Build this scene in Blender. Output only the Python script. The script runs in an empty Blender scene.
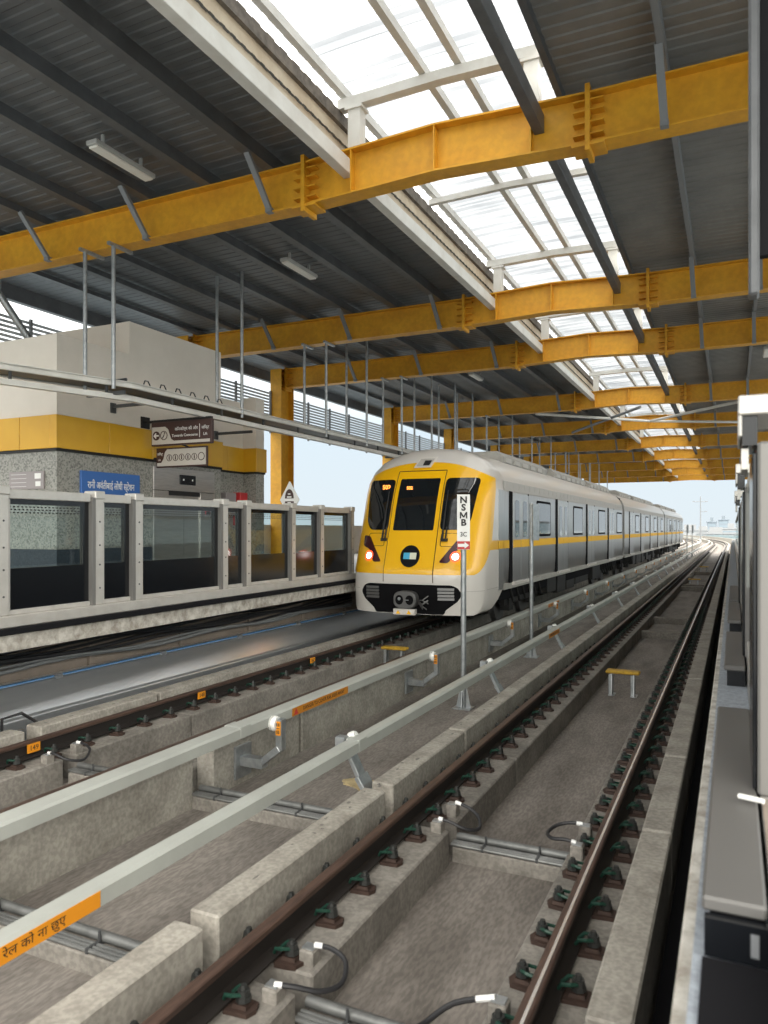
import bpy, bmesh, math, random
from mathutils import Vector, Matrix
from mathutils.geometry import delaunay_2d_cdt
R = math.radians
random.seed(7)
scene = bpy.context.scene
col = scene.collection

# ------------------------------------------------------------------ camera, world, exposure
YAW = 25.25
cam_d = bpy.data.cameras.new('camera')
cam_d.sensor_fit = 'AUTO'; cam_d.sensor_width = 36.0
cam_d.lens = 740.0 / 1024.0 * 36.0
cam_d.shift_y = 17.0 / 1024.0
cam_d.clip_start = 0.05; cam_d.clip_end = 6000
cam_d.dof.use_dof = True; cam_d.dof.focus_distance = 14.0; cam_d.dof.aperture_fstop = 2.6
cam = bpy.data.objects.new('camera', cam_d); col.objects.link(cam)
cam.location = (0, 0, 2.207); cam.rotation_euler = (R(90), 0, R(YAW))
scene.camera = cam

scene.view_settings.view_transform = 'Standard'
scene.view_settings.look = 'None'
scene.view_settings.gamma = 1.0
scene.view_settings.use_curve_mapping = False
scene.view_settings.exposure = 0.35

world = bpy.data.worlds.new('overcast sky'); scene.world = world
world.use_nodes = True
wn, wl = world.node_tree.nodes, world.node_tree.links
wn.clear()
wo = wn.new('ShaderNodeOutputWorld'); wb = wn.new('ShaderNodeBackground')
wt = wn.new('ShaderNodeTexCoord'); ws = wn.new('ShaderNodeSeparateXYZ')
wr = wn.new('ShaderNodeValToRGB')
wl.new(wt.outputs['Generated'], ws.inputs[0]); wl.new(ws.outputs['Z'], wr.inputs[0])
wr.color_ramp.elements[0].position = 0.0; wr.color_ramp.elements[0].color = (0.62, 0.69, 0.73, 1)
wr.color_ramp.elements[1].position = 1.0; wr.color_ramp.elements[1].color = (5.0, 4.85, 4.6, 1)
e = wr.color_ramp.elements.new(0.13); e.color = (0.60, 0.70, 0.77, 1)
e = wr.color_ramp.elements.new(0.35); e.color = (2.2, 2.18, 2.1, 1)
wd = wn.new('ShaderNodeVectorMath'); wd.operation = 'DOT_PRODUCT'; wd.inputs[1].default_value = Vector((0.50, -0.76, 0.42)).normalized()
wl.new(wt.outputs['Generated'], wd.inputs[0])
wm = wn.new('ShaderNodeMath'); wm.operation = 'MAXIMUM'; wm.inputs[1].default_value = 0.0; wl.new(wd.outputs['Value'], wm.inputs[0])
wp = wn.new('ShaderNodeMath'); wp.operation = 'POWER'; wp.inputs[1].default_value = 3.0; wl.new(wm.outputs[0], wp.inputs[0])
wv = wn.new('ShaderNodeVectorMath'); wv.operation = 'SCALE'; wv.inputs[0].default_value = (3.6, 3.4, 3.0); wl.new(wp.outputs[0], wv.inputs['Scale'])
wa = wn.new('ShaderNodeVectorMath'); wa.operation = 'ADD'; wl.new(wr.outputs[0], wa.inputs[0]); wl.new(wv.outputs[0], wa.inputs[1])
wl.new(wa.outputs[0], wb.inputs[0]); wb.inputs[1].default_value = 1.0
wl.new(wb.outputs[0], wo.inputs[0])
scene.cycles.max_bounces = 10
scene.cycles.diffuse_bounces = 6
scene.cycles.transmission_bounces = 8
scene.cycles.transparent_max_bounces = 16
scene.cycles.sample_clamp_indirect = 6.0

# ------------------------------------------------------------------ helpers
def tag(o, label=None, cat=None, group=None, kind=None):
    if label: o['label'] = label
    if cat: o['category'] = cat
    if group: o['group'] = group
    if kind: o['kind'] = kind
    return o

def empty(name, loc, label=None, cat=None, group=None):
    o = bpy.data.objects.new(name, None); col.objects.link(o)
    o.location = loc; o.empty_display_size = 0.2
    return tag(o, label, cat, group)

def wloc(o):
    v = Vector((0, 0, 0))
    while o is not None:
        v = v + Vector(o.location); o = o.parent
    return v

class MB:
    """collects faces in world coordinates, then links them as one mesh object"""
    def __init__(s): s.v = []; s.f = []; s.m = []; s.mi = 0
    def add(s, vs, fs):
        b = len(s.v); s.v += [tuple(v) for v in vs]
        s.f += [tuple(b + i for i in f) for f in fs]; s.m += [s.mi] * len(fs); return s
    def box(s, x0, x1, y0, y1, z0, z1):
        return s.add([(x0,y0,z0),(x1,y0,z0),(x1,y1,z0),(x0,y1,z0),(x0,y0,z1),(x1,y0,z1),(x1,y1,z1),(x0,y1,z1)],
                     [(0,3,2,1),(4,5,6,7),(0,1,5,4),(1,2,6,5),(2,3,7,6),(3,0,4,7)])
    def bar(s, p0, p1, w, h, up=(0,0,1)):
        """rectangular bar from p0 to p1, w across, h along up"""
        p0, p1 = Vector(p0), Vector(p1); d = (p1 - p0).normalized()
        sd = d.cross(Vector(up))
        if sd.length < 1e-5: sd = d.cross(Vector((0,1,0)))
        sd.normalize(); u = sd.cross(d).normalized()
        a, b = sd * (w/2), u * (h/2)
        vs = [p0-a-b, p0+a-b, p0+a+b, p0-a+b, p1-a-b, p1+a-b, p1+a+b, p1-a+b]
        return s.add(vs, [(0,1,2,3),(7,6,5,4),(0,4,5,1),(1,5,6,2),(2,6,7,3),(3,7,4,0)])
    def tube(s, pts, r, n=10, cap=True):
        pts = [Vector(p) for p in pts]; rings = []
        rs = r if isinstance(r, (list, tuple)) else [r] * len(pts)
        prev = None
        for i, p in enumerate(pts):
            t = (pts[min(i+1, len(pts)-1)] - pts[max(i-1, 0)]).normalized()
            if prev is None:
                a = t.orthogonal().normalized()
            else:
                a = prev - t * prev.dot(t)
                a = a.normalized() if a.length > 1e-6 else t.orthogonal().normalized()
            prev = a; b = t.cross(a)
            rings.append([p + (a*math.cos(2*math.pi*k/n) + b*math.sin(2*math.pi*k/n)) * rs[i] for k in range(n)])
        vs = [v for rg in rings for v in rg]; fs = []
        for i in range(len(pts)-1):
            for k in range(n):
                k2 = (k+1) % n
                fs.append((i*n+k, i*n+k2, (i+1)*n+k2, (i+1)*n+k))
        if cap: fs.append(tuple(reversed(range(n)))); fs.append(tuple((len(pts)-1)*n + k for k in range(n)))
        return s.add(vs, fs)
    def prism(s, poly, mp0, mp1):
        """polygon (2d points) carried to two 3d copies by mp0, mp1"""
        n = len(poly)
        vs = [mp0(*p) for p in poly] + [mp1(*p) for p in poly]
        fs = [tuple(reversed(range(n))), tuple(range(n, 2*n))] + [(k, (k+1) % n, n+(k+1) % n, n+k) for k in range(n)]
        return s.add(vs, fs)
    def sweep(s, rings, closed=True, cap=True):
        n = len(rings[0]); vs = [v for r in rings for v in r]; fs = []
        for i in range(len(rings)-1):
            for k in range(n if closed else n-1):
                k2 = (k+1) % n
                fs.append((i*n+k, i*n+k2, (i+1)*n+k2, (i+1)*n+k))
        if cap and closed: fs.append(tuple(reversed(range(n)))); fs.append(tuple((len(rings)-1)*n+k for k in range(n)))
        return s.add(vs, fs)
    def build(s, name, mats, parent=None, smooth=False, bevel=0, origin=None, seg=1):
        if not isinstance(mats, (list, tuple)): mats = [mats]
        me = bpy.data.meshes.new(name)
        if parent is not None: off = wloc(parent); loc = (0, 0, 0)
        else:
            if origin is None:
                xs = [v[0] for v in s.v]; ys = [v[1] for v in s.v]; zs = [v[2] for v in s.v]
                origin = ((min(xs)+max(xs))/2, (min(ys)+max(ys))/2, min(zs))
            off = Vector(origin); loc = origin
        me.from_pydata([(v[0]-off[0], v[1]-off[1], v[2]-off[2]) for v in s.v], [], s.f)
        for m in mats: me.materials.append(m)
        me.polygons.foreach_set('material_index', s.m)
        bm = bmesh.new(); bm.from_mesh(me); bmesh.ops.recalc_face_normals(bm, faces=bm.faces[:]); bm.to_mesh(me); bm.free()
        if smooth:
            me.polygons.foreach_set('use_smooth', [True]*len(me.polygons))
            try: me.set_sharp_from_angle(angle=R(38))
            except Exception: pass
        me.update()
        o = bpy.data.objects.new(name, me); col.objects.link(o)
        o.location = loc
        if parent is not None: o.parent = parent
        if bevel:
            b = o.modifiers.new('bevel', 'BEVEL'); b.width = bevel; b.segments = seg; b.limit_method = 'ANGLE'; b.angle_limit = R(40)
        return o

def structure(mb, name, mats, **k):
    o = mb.build(name, mats, **k); o['kind'] = 'structure'; return o

def kids(o): return [c for c in o.children]
def dup(o, parent=None, loc=None):
    c = o.copy(); col.objects.link(c)
    if parent is not None: c.parent = parent
    if loc is not None: c.location = loc
    for ch in kids(o): dup(ch, c)
    return c

def text(name, body, size, loc, rot, m, parent=None, align='CENTER', depth=0.002, sx=1.0, bold=0.0):
    cu = bpy.data.curves.new('lettering', 'FONT'); cu.body = body; cu.size = size
    cu.align_x = align; cu.align_y = 'CENTER'; cu.extrude = depth; cu.resolution_u = 3; cu.offset = bold
    t = bpy.data.objects.new('lettering', cu); col.objects.link(t)
    bpy.context.view_layer.update()
    me = bpy.data.meshes.new_from_object(t.evaluated_get(bpy.context.evaluated_depsgraph_get()))
    bpy.data.objects.remove(t); bpy.data.curves.remove(cu)
    M = Matrix.Translation(Vector(loc) - (wloc(parent) if parent else Vector((0,0,0)))) @ rot.to_4x4() @ Matrix.Diagonal((sx, 1, 1, 1))
    me.transform(M); me.materials.clear(); me.materials.append(m)
    o = bpy.data.objects.new(name, me); col.objects.link(o)
    if parent: o.parent = parent
    return o
def face_rot(xa, ya):
    xa, ya = Vector(xa).normalized(), Vector(ya).normalized(); za = xa.cross(ya)
    return Matrix((xa, ya, za)).transposed()
ROT_FACE_X = face_rot((0,1,0), (0,0,1))      # text on a face looking towards +X
ROT_FACE_MY = face_rot((1,0,0), (0,0,1))     # text on a face looking towards -Y

# ------------------------------------------------------------------ materials
def mat(name, c, rough=0.6, metal=0.0, var=0.0, scale=6.0, bump=0.0, c2=None, fine=None, emit=None, stretch=None, spec=None, coat=0.0):
    m = bpy.data.materials.new(name); m.use_nodes = True
    n, l = m.node_tree.nodes, m.node_tree.links; b = n['Principled BSDF']
    b.inputs['Base Color'].default_value = (*c, 1); b.inputs['Roughness'].default_value = rough; b.inputs['Metallic'].default_value = metal
    if spec is not None: b.inputs['Specular IOR Level'].default_value = spec
    if coat: b.inputs['Coat Weight'].default_value = coat; b.inputs['Coat Roughness'].default_value = 0.08
    if emit: b.inputs['Emission Color'].default_value = (*emit[0], 1); b.inputs['Emission Strength'].default_value = emit[1]
    if var or c2:
        tc = n.new('ShaderNodeTexCoord'); src = tc.outputs['Object']
        if stretch:
            mp = n.new('ShaderNodeMapping'); mp.inputs['Scale'].default_value = stretch; l.new(src, mp.inputs[0]); src = mp.outputs[0]
        nz = n.new('ShaderNodeTexNoise'); nz.inputs['Scale'].default_value = scale; nz.inputs['Detail'].default_value = 8; nz.inputs['Roughness'].default_value = 0.65
        l.new(src, nz.inputs['Vector'])
        rp = n.new('ShaderNodeValToRGB'); l.new(nz.outputs['Fac'], rp.inputs[0])
        d = c2 if c2 else tuple(x * (1 - var) for x in c)
        rp.color_ramp.elements[0].position = 0.36; rp.color_ramp.elements[0].color = (*d, 1)
        rp.color_ramp.elements[1].position = 0.62; rp.color_ramp.elements[1].color = (*c, 1)
        out = rp.outputs[0]
        if fine:
            n2 = n.new('ShaderNodeTexNoise'); n2.inputs['Scale'].default_value = fine[0]; n2.inputs['Detail'].default_value = 3
            l.new(src, n2.inputs['Vector'])
            r2 = n.new('ShaderNodeValToRGB'); l.new(n2.outputs['Fac'], r2.inputs[0])
            r2.color_ramp.elements[0].position = 0.40; r2.color_ramp.elements[0].color = (1-fine[1],)*3 + (1,)
            r2.color_ramp.elements[1].position = 0.60; r2.color_ramp.elements[1].color = (1, 1, 1, 1)
            mx = n.new('ShaderNodeMix'); mx.data_type = 'RGBA'; mx.blend_type = 'MULTIPLY'; mx.inputs[0].default_value = 1
            l.new(out, mx.inputs[6]); l.new(r2.outputs[0], mx.inputs[7]); out = mx.outputs[2]
        l.new(out, b.inputs['Base Color'])
        if bump:
            bp = n.new('ShaderNodeBump'); bp.inputs['Strength'].default_value = bump; bp.inputs['Distance'].default_value = 0.02
            l.new(nz.outputs['Fac'], bp.inputs['Height']); l.new(bp.outputs[0], b.inputs['Normal'])
    return m

M = {}
M['floor'] = mat('track bed concrete', (0.265, 0.238, 0.212), 0.85, c2=(0.155, 0.137, 0.120), scale=1.3, bump=0.5, fine=(26, 0.28), stretch=(1.8, 0.5, 1))
M['kerb'] = mat('cast concrete', (0.405, 0.38, 0.333), 0.8, c2=(0.26, 0.24, 0.207), scale=2.5, bump=0.35, fine=(30, 0.22))
M['plinth'] = mat('plinth concrete', (0.285, 0.265, 0.235), 0.85, c2=(0.18, 0.166, 0.146), scale=2.2, bump=0.4, fine=(28, 0.25))
M['stain'] = mat('dried stain', (0.16, 0.15, 0.135), 0.8)
M['mortar'] = mat('spilled mortar', (0.50, 0.40, 0.22), 0.9, var=0.35, scale=9, bump=0.4)
M['rust'] = mat('rusty rail steel', (0.115, 0.07, 0.053), 0.5, 0.3, c2=(0.055, 0.034, 0.027), scale=7, stretch=(6, 0.6, 6))
M['raildark'] = mat('dark rail web', (0.022, 0.018, 0.016), 0.6, 0.3)
M['shine'] = mat('polished rail head', (0.62, 0.58, 0.54), 0.25, 0.9)
M['plate'] = mat('brown cast baseplate', (0.055, 0.032, 0.024), 0.65, 0.2, var=0.4, scale=20)
M['bolt'] = mat('dark oiled bolt', (0.05, 0.052, 0.05), 0.45, 0.6)
M['clip'] = mat('green spring clip', (0.010, 0.045, 0.030), 0.5, 0.1)
M['grp'] = mat('grey cover board', (0.40, 0.415, 0.385), 0.45, c2=(0.35, 0.36, 0.335), scale=1.5)
M['galv'] = mat('galvanised steel', (0.42, 0.44, 0.45), 0.42, 0.75, c2=(0.30, 0.32, 0.33), scale=9)
M['pipe'] = mat('dull conduit', (0.20, 0.205, 0.20), 0.5, 0.5, var=0.35, scale=6)
M['galvpaint'] = mat('grey painted steel', (0.20, 0.21, 0.22), 0.5, 0.1)
M['darksteel'] = mat('dark steel', (0.075, 0.078, 0.08), 0.5, 0.3)
M['insul'] = mat('white insulator', (0.75, 0.75, 0.72), 0.3)
M['orange'] = mat('orange label', (0.72, 0.27, 0.01), 0.5)
M['orangedirty'] = mat('dull orange label', (0.50, 0.19, 0.012), 0.55)
M['ink'] = mat('black ink', (0.012, 0.012, 0.012), 0.6)
M['white'] = mat('white paint', (0.78, 0.78, 0.76), 0.5)
M['inkred'] = mat('red ink', (0.45, 0.03, 0.03), 0.5)
M['yellow'] = mat('yellow beam paint', (0.73, 0.37, 0.02), 0.5, c2=(0.62, 0.29, 0.014), scale=1.2, fine=(9, 0.1))
M['benchyellow'] = mat('worn yellow paint', (0.60, 0.36, 0.03), 0.6, var=0.4, scale=14)
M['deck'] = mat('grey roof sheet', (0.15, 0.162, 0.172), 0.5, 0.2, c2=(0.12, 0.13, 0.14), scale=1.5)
M['louvre'] = mat('pale louvre blade', (0.42, 0.45, 0.48), 0.5, 0.3)
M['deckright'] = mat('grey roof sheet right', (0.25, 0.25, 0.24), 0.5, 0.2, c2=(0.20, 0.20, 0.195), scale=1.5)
M['purlin'] = mat('grey purlin steel', (0.125, 0.13, 0.137), 0.5, 0.25, c2=(0.09, 0.095, 0.10), scale=3)
M['whitesteel'] = mat('white painted steel', (0.70, 0.69, 0.65), 0.5, c2=(0.60, 0.58, 0.53), scale=2)
M['fascia'] = mat('cream fascia sheet', (0.62, 0.53, 0.40), 0.6, c2=(0.50, 0.40, 0.28), scale=2)
M['brownsteel'] = mat('weathered flashing', (0.20, 0.17, 0.14), 0.7, var=0.5, scale=7)
M['cladwhite'] = mat('off white render', (0.78, 0.72, 0.64), 0.8, c2=(0.72, 0.665, 0.585), scale=0.9)
M['cladyellow'] = mat('yellow cladding panel', (0.72, 0.40, 0.02), 0.35, c2=(0.66, 0.35, 0.015), scale=1.0)
M['dado'] = mat('dark granite dado', (0.06, 0.075, 0.095), 0.25, c2=(0.035, 0.045, 0.06), scale=40)
M['stainless'] = mat('stainless steel', (0.52, 0.50, 0.47), 0.35, 0.85, c2=(0.44, 0.42, 0.40), scale=3, stretch=(1, 1, 12))
M['black'] = mat('black panel', (0.006, 0.007, 0.009), 0.18)
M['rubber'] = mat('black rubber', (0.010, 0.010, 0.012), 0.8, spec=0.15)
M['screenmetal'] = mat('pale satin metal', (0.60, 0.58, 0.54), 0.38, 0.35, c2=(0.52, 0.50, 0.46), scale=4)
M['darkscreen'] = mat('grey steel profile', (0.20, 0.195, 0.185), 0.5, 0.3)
M['sillgrey'] = mat('dark grey sill plate', (0.13, 0.127, 0.122), 0.5, 0.2)
M['edge'] = mat('chipped white edge', (0.58, 0.56, 0.51), 0.8, c2=(0.27, 0.24, 0.20), scale=7, bump=0.4)
M['tread'] = mat('bluish tread strip', (0.36, 0.40, 0.45), 0.6, var=0.35, scale=30)
M['underwall'] = mat('beige underplatform wall', (0.27, 0.225, 0.185), 0.85, c2=(0.20, 0.165, 0.135), scale=1.5)
M['tile'] = mat('platform floor stone', (0.34, 0.33, 0.31), 0.4, var=0.25, scale=20)
M['aluminium'] = mat('bright aluminium sheet', (0.90, 0.93, 0.96), 0.30, 0.9, c2=(0.80, 0.84, 0.88), scale=2, stretch=(3, 0.3, 1))
M['bluefilm'] = mat('blue film', (0.12, 0.28, 0.52), 0.5)
M['cable'] = mat('black cable', (0.018, 0.018, 0.02), 0.5)
M['cablegrey'] = mat('grey cable', (0.22, 0.23, 0.23), 0.55)
M['ferrule'] = mat('pale cable ferrule', (0.75, 0.75, 0.74), 0.4)
M['signbrown'] = mat('brown sign face', (0.052, 0.022, 0.018), 0.4)
M['signgrey'] = mat('pale sign face', (0.55, 0.52, 0.47), 0.45)
M['signblue'] = mat('blue sign face', (0.04, 0.14, 0.42), 0.4)
M['red'] = mat('red paint', (0.55, 0.03, 0.035), 0.4)
M['poster'] = mat('white poster', (0.74, 0.76, 0.78), 0.5)
M['plaque'] = mat('grey plaque', (0.30, 0.27, 0.27), 0.4)
M['diffuser'] = mat('lamp diffuser', (0.78, 0.76, 0.70), 0.4)
M['lampcase'] = mat('lamp casing', (0.45, 0.45, 0.43), 0.5)
# train
M['tyellow'] = mat('train yellow', (0.84, 0.46, 0.006), 0.25, coat=0.4)
M['tstripe'] = mat('yellow stripe film', (0.78, 0.43, 0.01), 0.6)
M['twhite'] = mat('train pale grey', (0.62, 0.59, 0.55), 0.35, coat=0.3)
M['tgrey'] = mat('train roof grey', (0.42, 0.40, 0.37), 0.55)
M['troof'] = mat('roof unit grey', (0.36, 0.35, 0.32), 0.6, var=0.2, scale=4)
M['tsteel'] = mat('brushed train steel', (0.47, 0.465, 0.455), 0.36, 0.85, c2=(0.40, 0.395, 0.385), scale=2.0, stretch=(1, 8, 0.6))
M['tglass'] = mat('dark glass', (0.008, 0.01, 0.012), 0.04, spec=0.8)
M['tglasslite'] = mat('side window glass', (0.05, 0.06, 0.065), 0.05, spec=1.0)
M['tblack'] = mat('black underframe', (0.006, 0.006, 0.007), 0.85, spec=0.1)
M['tunder'] = mat('sooty equipment and shaded wall', (0.02, 0.0195, 0.019), 0.6, 0.2, var=0.5, scale=5)
M['tseam'] = mat('dark seam', (0.05, 0.03, 0.004), 0.7)
M['lampdark'] = mat('dark red lens', (0.05, 0.012, 0.016), 0.12)
M['lampon'] = mat('lit headlamp', (1, 1, 1), 0.3, emit=((1, 0.93, 0.88), 6.0))
M['lampred'] = mat('lit red ring', (0.8, 0.05, 0.02), 0.3, emit=((1, 0.09, 0.03), 1.6))
M['led'] = mat('orange led text', (0.9, 0.25, 0.02), 0.4, emit=((1, 0.30, 0.05), 2.2))
M['emblemA'] = mat('emblem blue', (0.06, 0.38, 0.60), 0.4)
M['emblemB'] = mat('emblem cream', (0.68, 0.70, 0.55), 0.4)
M['cast'] = mat('cast coupler', (0.14, 0.14, 0.14), 0.45, 0.6)

def granite(name, base, dark):
    m = bpy.data.materials.new(name); m.use_nodes = True
    n, l = m.node_tree.nodes, m.node_tree.links; b = n['Principled BSDF']
    tc = n.new('ShaderNodeTexCoord'); v = n.new('ShaderNodeTexVoronoi'); v.inputs['Scale'].default_value = 34
    l.new(tc.outputs['Object'], v.inputs['Vector'])
    rp = n.new('ShaderNodeValToRGB'); l.new(v.outputs['Color'], rp.inputs[0])
    rp.color_ramp.elements[0].position = 0.15; rp.color_ramp.elements[0].color = (*dark, 1)
    rp.color_ramp.elements[1].position = 0.6; rp.color_ramp.elements[1].color = (*base, 1)
    l.new(rp.outputs[0], b.inputs['Base Color']); b.inputs['Roughness'].default_value = 0.35
    return m
M['granite'] = granite('speckled granite', (0.33, 0.325, 0.29), (0.15, 0.15, 0.135))

def clear_glass(name, tint, refl=0.10):
    m = bpy.data.materials.new(name); m.use_nodes = True
    n, l = m.node_tree.nodes, m.node_tree.links; n.clear()
    o = n.new('ShaderNodeOutputMaterial'); t = n.new('ShaderNodeBsdfTransparent'); t.inputs[0].default_value = (*tint, 1)
    g = n.new('ShaderNodeBsdfGlossy'); g.inputs['Roughness'].default_value = 0.02
    lw = n.new('ShaderNodeLayerWeight'); lw.inputs[0].default_value = 0.5
    pw = n.new('ShaderNodeMath'); pw.operation = 'POWER'; pw.inputs[1].default_value = 4.0; l.new(lw.outputs['Facing'], pw.inputs[0])
    fr = n.new('ShaderNodeMath'); fr.operation = 'MULTIPLY_ADD'; fr.inputs[1].default_value = 0.5; fr.inputs[2].default_value = 0.035; l.new(pw.outputs[0], fr.inputs[0])
    mx = n.new('ShaderNodeMixShader'); l.new(fr.outputs[0], mx.inputs[0]); l.new(t.outputs[0], mx.inputs[1]); l.new(g.outputs[0], mx.inputs[2])
    l.new(mx.outputs[0], o.inputs[0]); return m
M['glass'] = clear_glass('clear screen glass', (0.80, 0.86, 0.86))

def skylight_mat():
    m = bpy.data.materials.new('translucent roof sheet'); m.use_nodes = True
    n, l = m.node_tree.nodes, m.node_tree.links; n.clear()
    tc = n.new('ShaderNodeTexCoord'); mp = n.new('ShaderNodeMapping'); mp.inputs['Scale'].default_value = (0.25, 1.0, 1.0); l.new(tc.outputs['Object'], mp.inputs[0])
    nz = n.new('ShaderNodeTexNoise'); nz.inputs['Scale'].default_value = 2.2; nz.inputs['Detail'].default_value = 5; l.new(mp.outputs[0], nz.inputs['Vector'])
    rp = n.new('ShaderNodeValToRGB'); l.new(nz.outputs['Fac'], rp.inputs[0])
    rp.color_ramp.elements[0].position = 0.35; rp.color_ramp.elements[0].color = (0.13, 0.14, 0.15, 1)
    rp.color_ramp.elements[1].position = 0.6; rp.color_ramp.elements[1].color = (0.25, 0.26, 0.27, 1)
    o = n.new('ShaderNodeOutputMaterial'); t = n.new('ShaderNodeBsdfTransparent'); t.inputs[0].default_value = (0.10, 0.103, 0.107, 1)
    d = n.new('ShaderNodeBsdfTranslucent'); l.new(rp.outputs[0], d.inputs[0])
    mx = n.new('ShaderNodeAddShader')
    l.new(t.outputs[0], mx.inputs[0]); l.new(d.outputs[0], mx.inputs[1]); l.new(mx.outputs[0], o.inputs[0]); return m
M['sky'] = skylight_mat()

# ------------------------------------------------------------------ the line of the track
S0, RAD, XC = 112.0, 520.0, -3.75
def P(x, s, z):
    if s <= S0: return (x, s, z)
    a = (s - S0) / RAD; r = RAD + (x - XC)
    return (XC - RAD + r * math.cos(a), S0 + r * math.sin(a), z)
def stations(s0, s1):
    out = [s0]
    if s0 < 84 < s1: out.append(84.0)
    if s1 > S0:
        k = max(S0, s0)
        if k > s0: out.append(k)
        while k + 8 < s1: k += 8; out.append(k)
    out.append(s1); return sorted(set(out))
def along(mb, prof, s0, s1):
    return mb.sweep([[P(x, s, z) for x, z in prof] for s in stations(s0, s1)])
def rect(x0, x1, z0, z1): return [(x0, z0), (x1, z0), (x1, z1), (x0, z1)]

FLOOR = -0.47
END = 83.0          # where the canopy and platforms stop
FAR = 420.0
NEAR = -6.0

# floor of the track bed
mb = MB(); along(mb, rect(-8.6, 0.75, FLOOR-0.35, FLOOR), NEAR, FAR); structure(mb, 'floor', M['floor'], origin=(0,0,0))
JN = [5.65, 7.6, 11.65, 15.4, 19.4, 23.3, 27.2, 31.1, 35, 39, 43, 47, 51, 55, 59, 63, 67, 71, 75, 79, 83]
def rows(joints, wide, first=NEAR):
    out = []; a = first
    for j in joints:
        g = wide.get(j, 0.03); out.append((a, j - g/2)); a = j + g/2
    out.append((a, FAR)); return out
# raised kerbs outside each rail and low plinths under the rails
def kerb(name, x0, x1, joints, wide, ztop=0.03):
    mb = MB()
    for a, b in rows(joints, wide):
        along(mb, rect(x0, x1, FLOOR-0.05, ztop), a, b)
    structure(mb, name, M['kerb'], origin=(x0, 0, 0), bevel=0.012)
kerb('concrete_kerb', -2.82, -2.615, [3.30] + JN, {3.30: 0.12, 5.65: 0.15, 7.6: 0.05, 11.65: 0.05})
kerb('concrete_kerb', -0.60, -0.395, [3.36] + JN, {5.65: 0.05, 7.6: 0.05, 11.65: 0.06, 15.4: 0.06})
kerb('concrete_kerb', -7.12, -6.88, [3.36] + JN, {3.36: 0.13, 5.65: 0.2, 7.6: 0.06})
kerb('concrete_kerb', -4.90, -4.69, [3.36, 5.80] + JN[1:], {3.36: 0.18, 5.80: 0.30, 7.6: 0.06})
def plinth(x0, x1):
    mb = MB()
    for a, b in rows([3.36] + JN, {3.36: 0.16, 5.65: 0.16}):
        along(mb, rect(x0, x1, FLOOR-0.05, -0.20), a, b)
    structure(mb, 'track_plinth', M['plinth'], origin=(x0, 0, 0), bevel=0.012)
plinth(-2.615, -2.05); plinth(-1.11, -0.60); plinth(-6.88, -6.33); plinth(-5.42, -4.90)
# inter-track floor slab with shallow pits, low cross walls in the beds
mb = MB()
for y in (3.36, 5.72): mb.box(-2.05, -1.11, y-0.10, y+0.10, FLOOR-0.02, -0.355)
for y in (19.3, 22.4): mb.box(-2.05, -1.11, y-0.12, y+0.12, FLOOR-0.02, -0.30)
for y in (34.6, 35.9, 46.8): mb.box(-2.05, -1.11, y-0.15, y+0.15, FLOOR-0.02, -0.28)
structure(mb, 'cross_wall', M['plinth'], bevel=0.01)
mb = MB()
for y in (3.36, 5.72):
    mb.box(-4.69, -2.82, y-0.10, y+0.10, FLOOR-0.02, -0.355); mb.box(-6.33, -5.42, y-0.10, y+0.10, FLOOR-0.02, -0.355)
structure(mb, 'cross_wall', M['plinth'], bevel=0.01)
mb = MB()
random.seed(3)
def blob(mb, cx, cy, z, rx, ry, n=12, th=0.006):
    ang = random.random()*6.28
    pts = []
    for k in range(n):
        a = 2*math.pi*k/n; r = 0.75 + 0.5*random.random()
        pts.append((cx + rx*r*math.cos(a), cy + ry*r*math.sin(a)))
    mb.prism(pts, lambda x, y: (x, y, z-0.004), lambda x, y: (x, y, z+th))
# damp dribbles on the kerb tops
for i in range(70):
    y = random.uniform(3.4, 22); blob(mb, -2.745 + random.uniform(-0.045, 0.05), y, 0.03, random.uniform(0.006, 0.016), random.uniform(0.008, 0.035), 8, 0.0012)
for i in range(60):
    y = 3.6 + i*0.33; blob(mb, -6.99 + random.uniform(-0.01, 0.02), y, 0.03, 0.014, 0.03, 8, 0.0012)
structure(mb, 'kerb_stains', M['stain'])
mb = MB(); blob(mb, -3.35, 6.9, FLOOR, 0.30, 0.17, 18, 0.012); blob(mb, -3.62, 6.95, FLOOR, 0.14, 0.10, 12, 0.008)
tag(mb.build('mortar_patch', M['mortar']), 'dried yellowish mortar patch on the floor between the tracks', 'spill')

# ------------------------------------------------------------------ platforms
def xe(y): return -7.27 - 0.028*(min(y, 20) - 5)          # left platform edge
def strip(mb, x_in, o0, o1, z0, z1, s0, s1, n=1):
    ys = sorted(set([s0, s1] + [y for y in (20.0,) if s0 < y < s1]))
    return mb.sweep([[(xe(y)+o0 if o0 is not None else x_in, y, z0), (xe(y)+o1, y, z0), (xe(y)+o1, y, z1), (xe(y)+o0 if o0 is not None else x_in, y, z1)] for y in ys])
mb = MB(); strip(mb, -14.4, None, -0.02, 0.84, 1.195, NEAR, END)
structure(mb, 'platform_left', M['tile'], origin=(-11, 0, 0.84))
mb = MB(); strip(mb, 0, -0.03, 0.0, 0.84, 1.03, NEAR, END); structure(mb, 'platform_edge', M['edge'])
mb = MB(); strip(mb, 0, -0.03, 0.05, 1.03, 1.105, NEAR, END); structure(mb, 'edge_rubber', M['rubber'], bevel=0.008)
mb = MB(); strip(mb, 0, -0.30, 0.01, 1.105, 1.235, NEAR, END); structure(mb, 'screen_sill', M['screenmetal'], bevel=0.01)
mb = MB(); mb.box(-8.6, -8.45, NEAR, END, FLOOR, 0.84); structure(mb, 'wall_under_platform', M['underwall'])
mb = MB()
y = 2.0
while y < 30: mb.box(-8.47, -8.40, y, y+0.10, FLOOR, 0.84); y += 1.95
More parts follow.
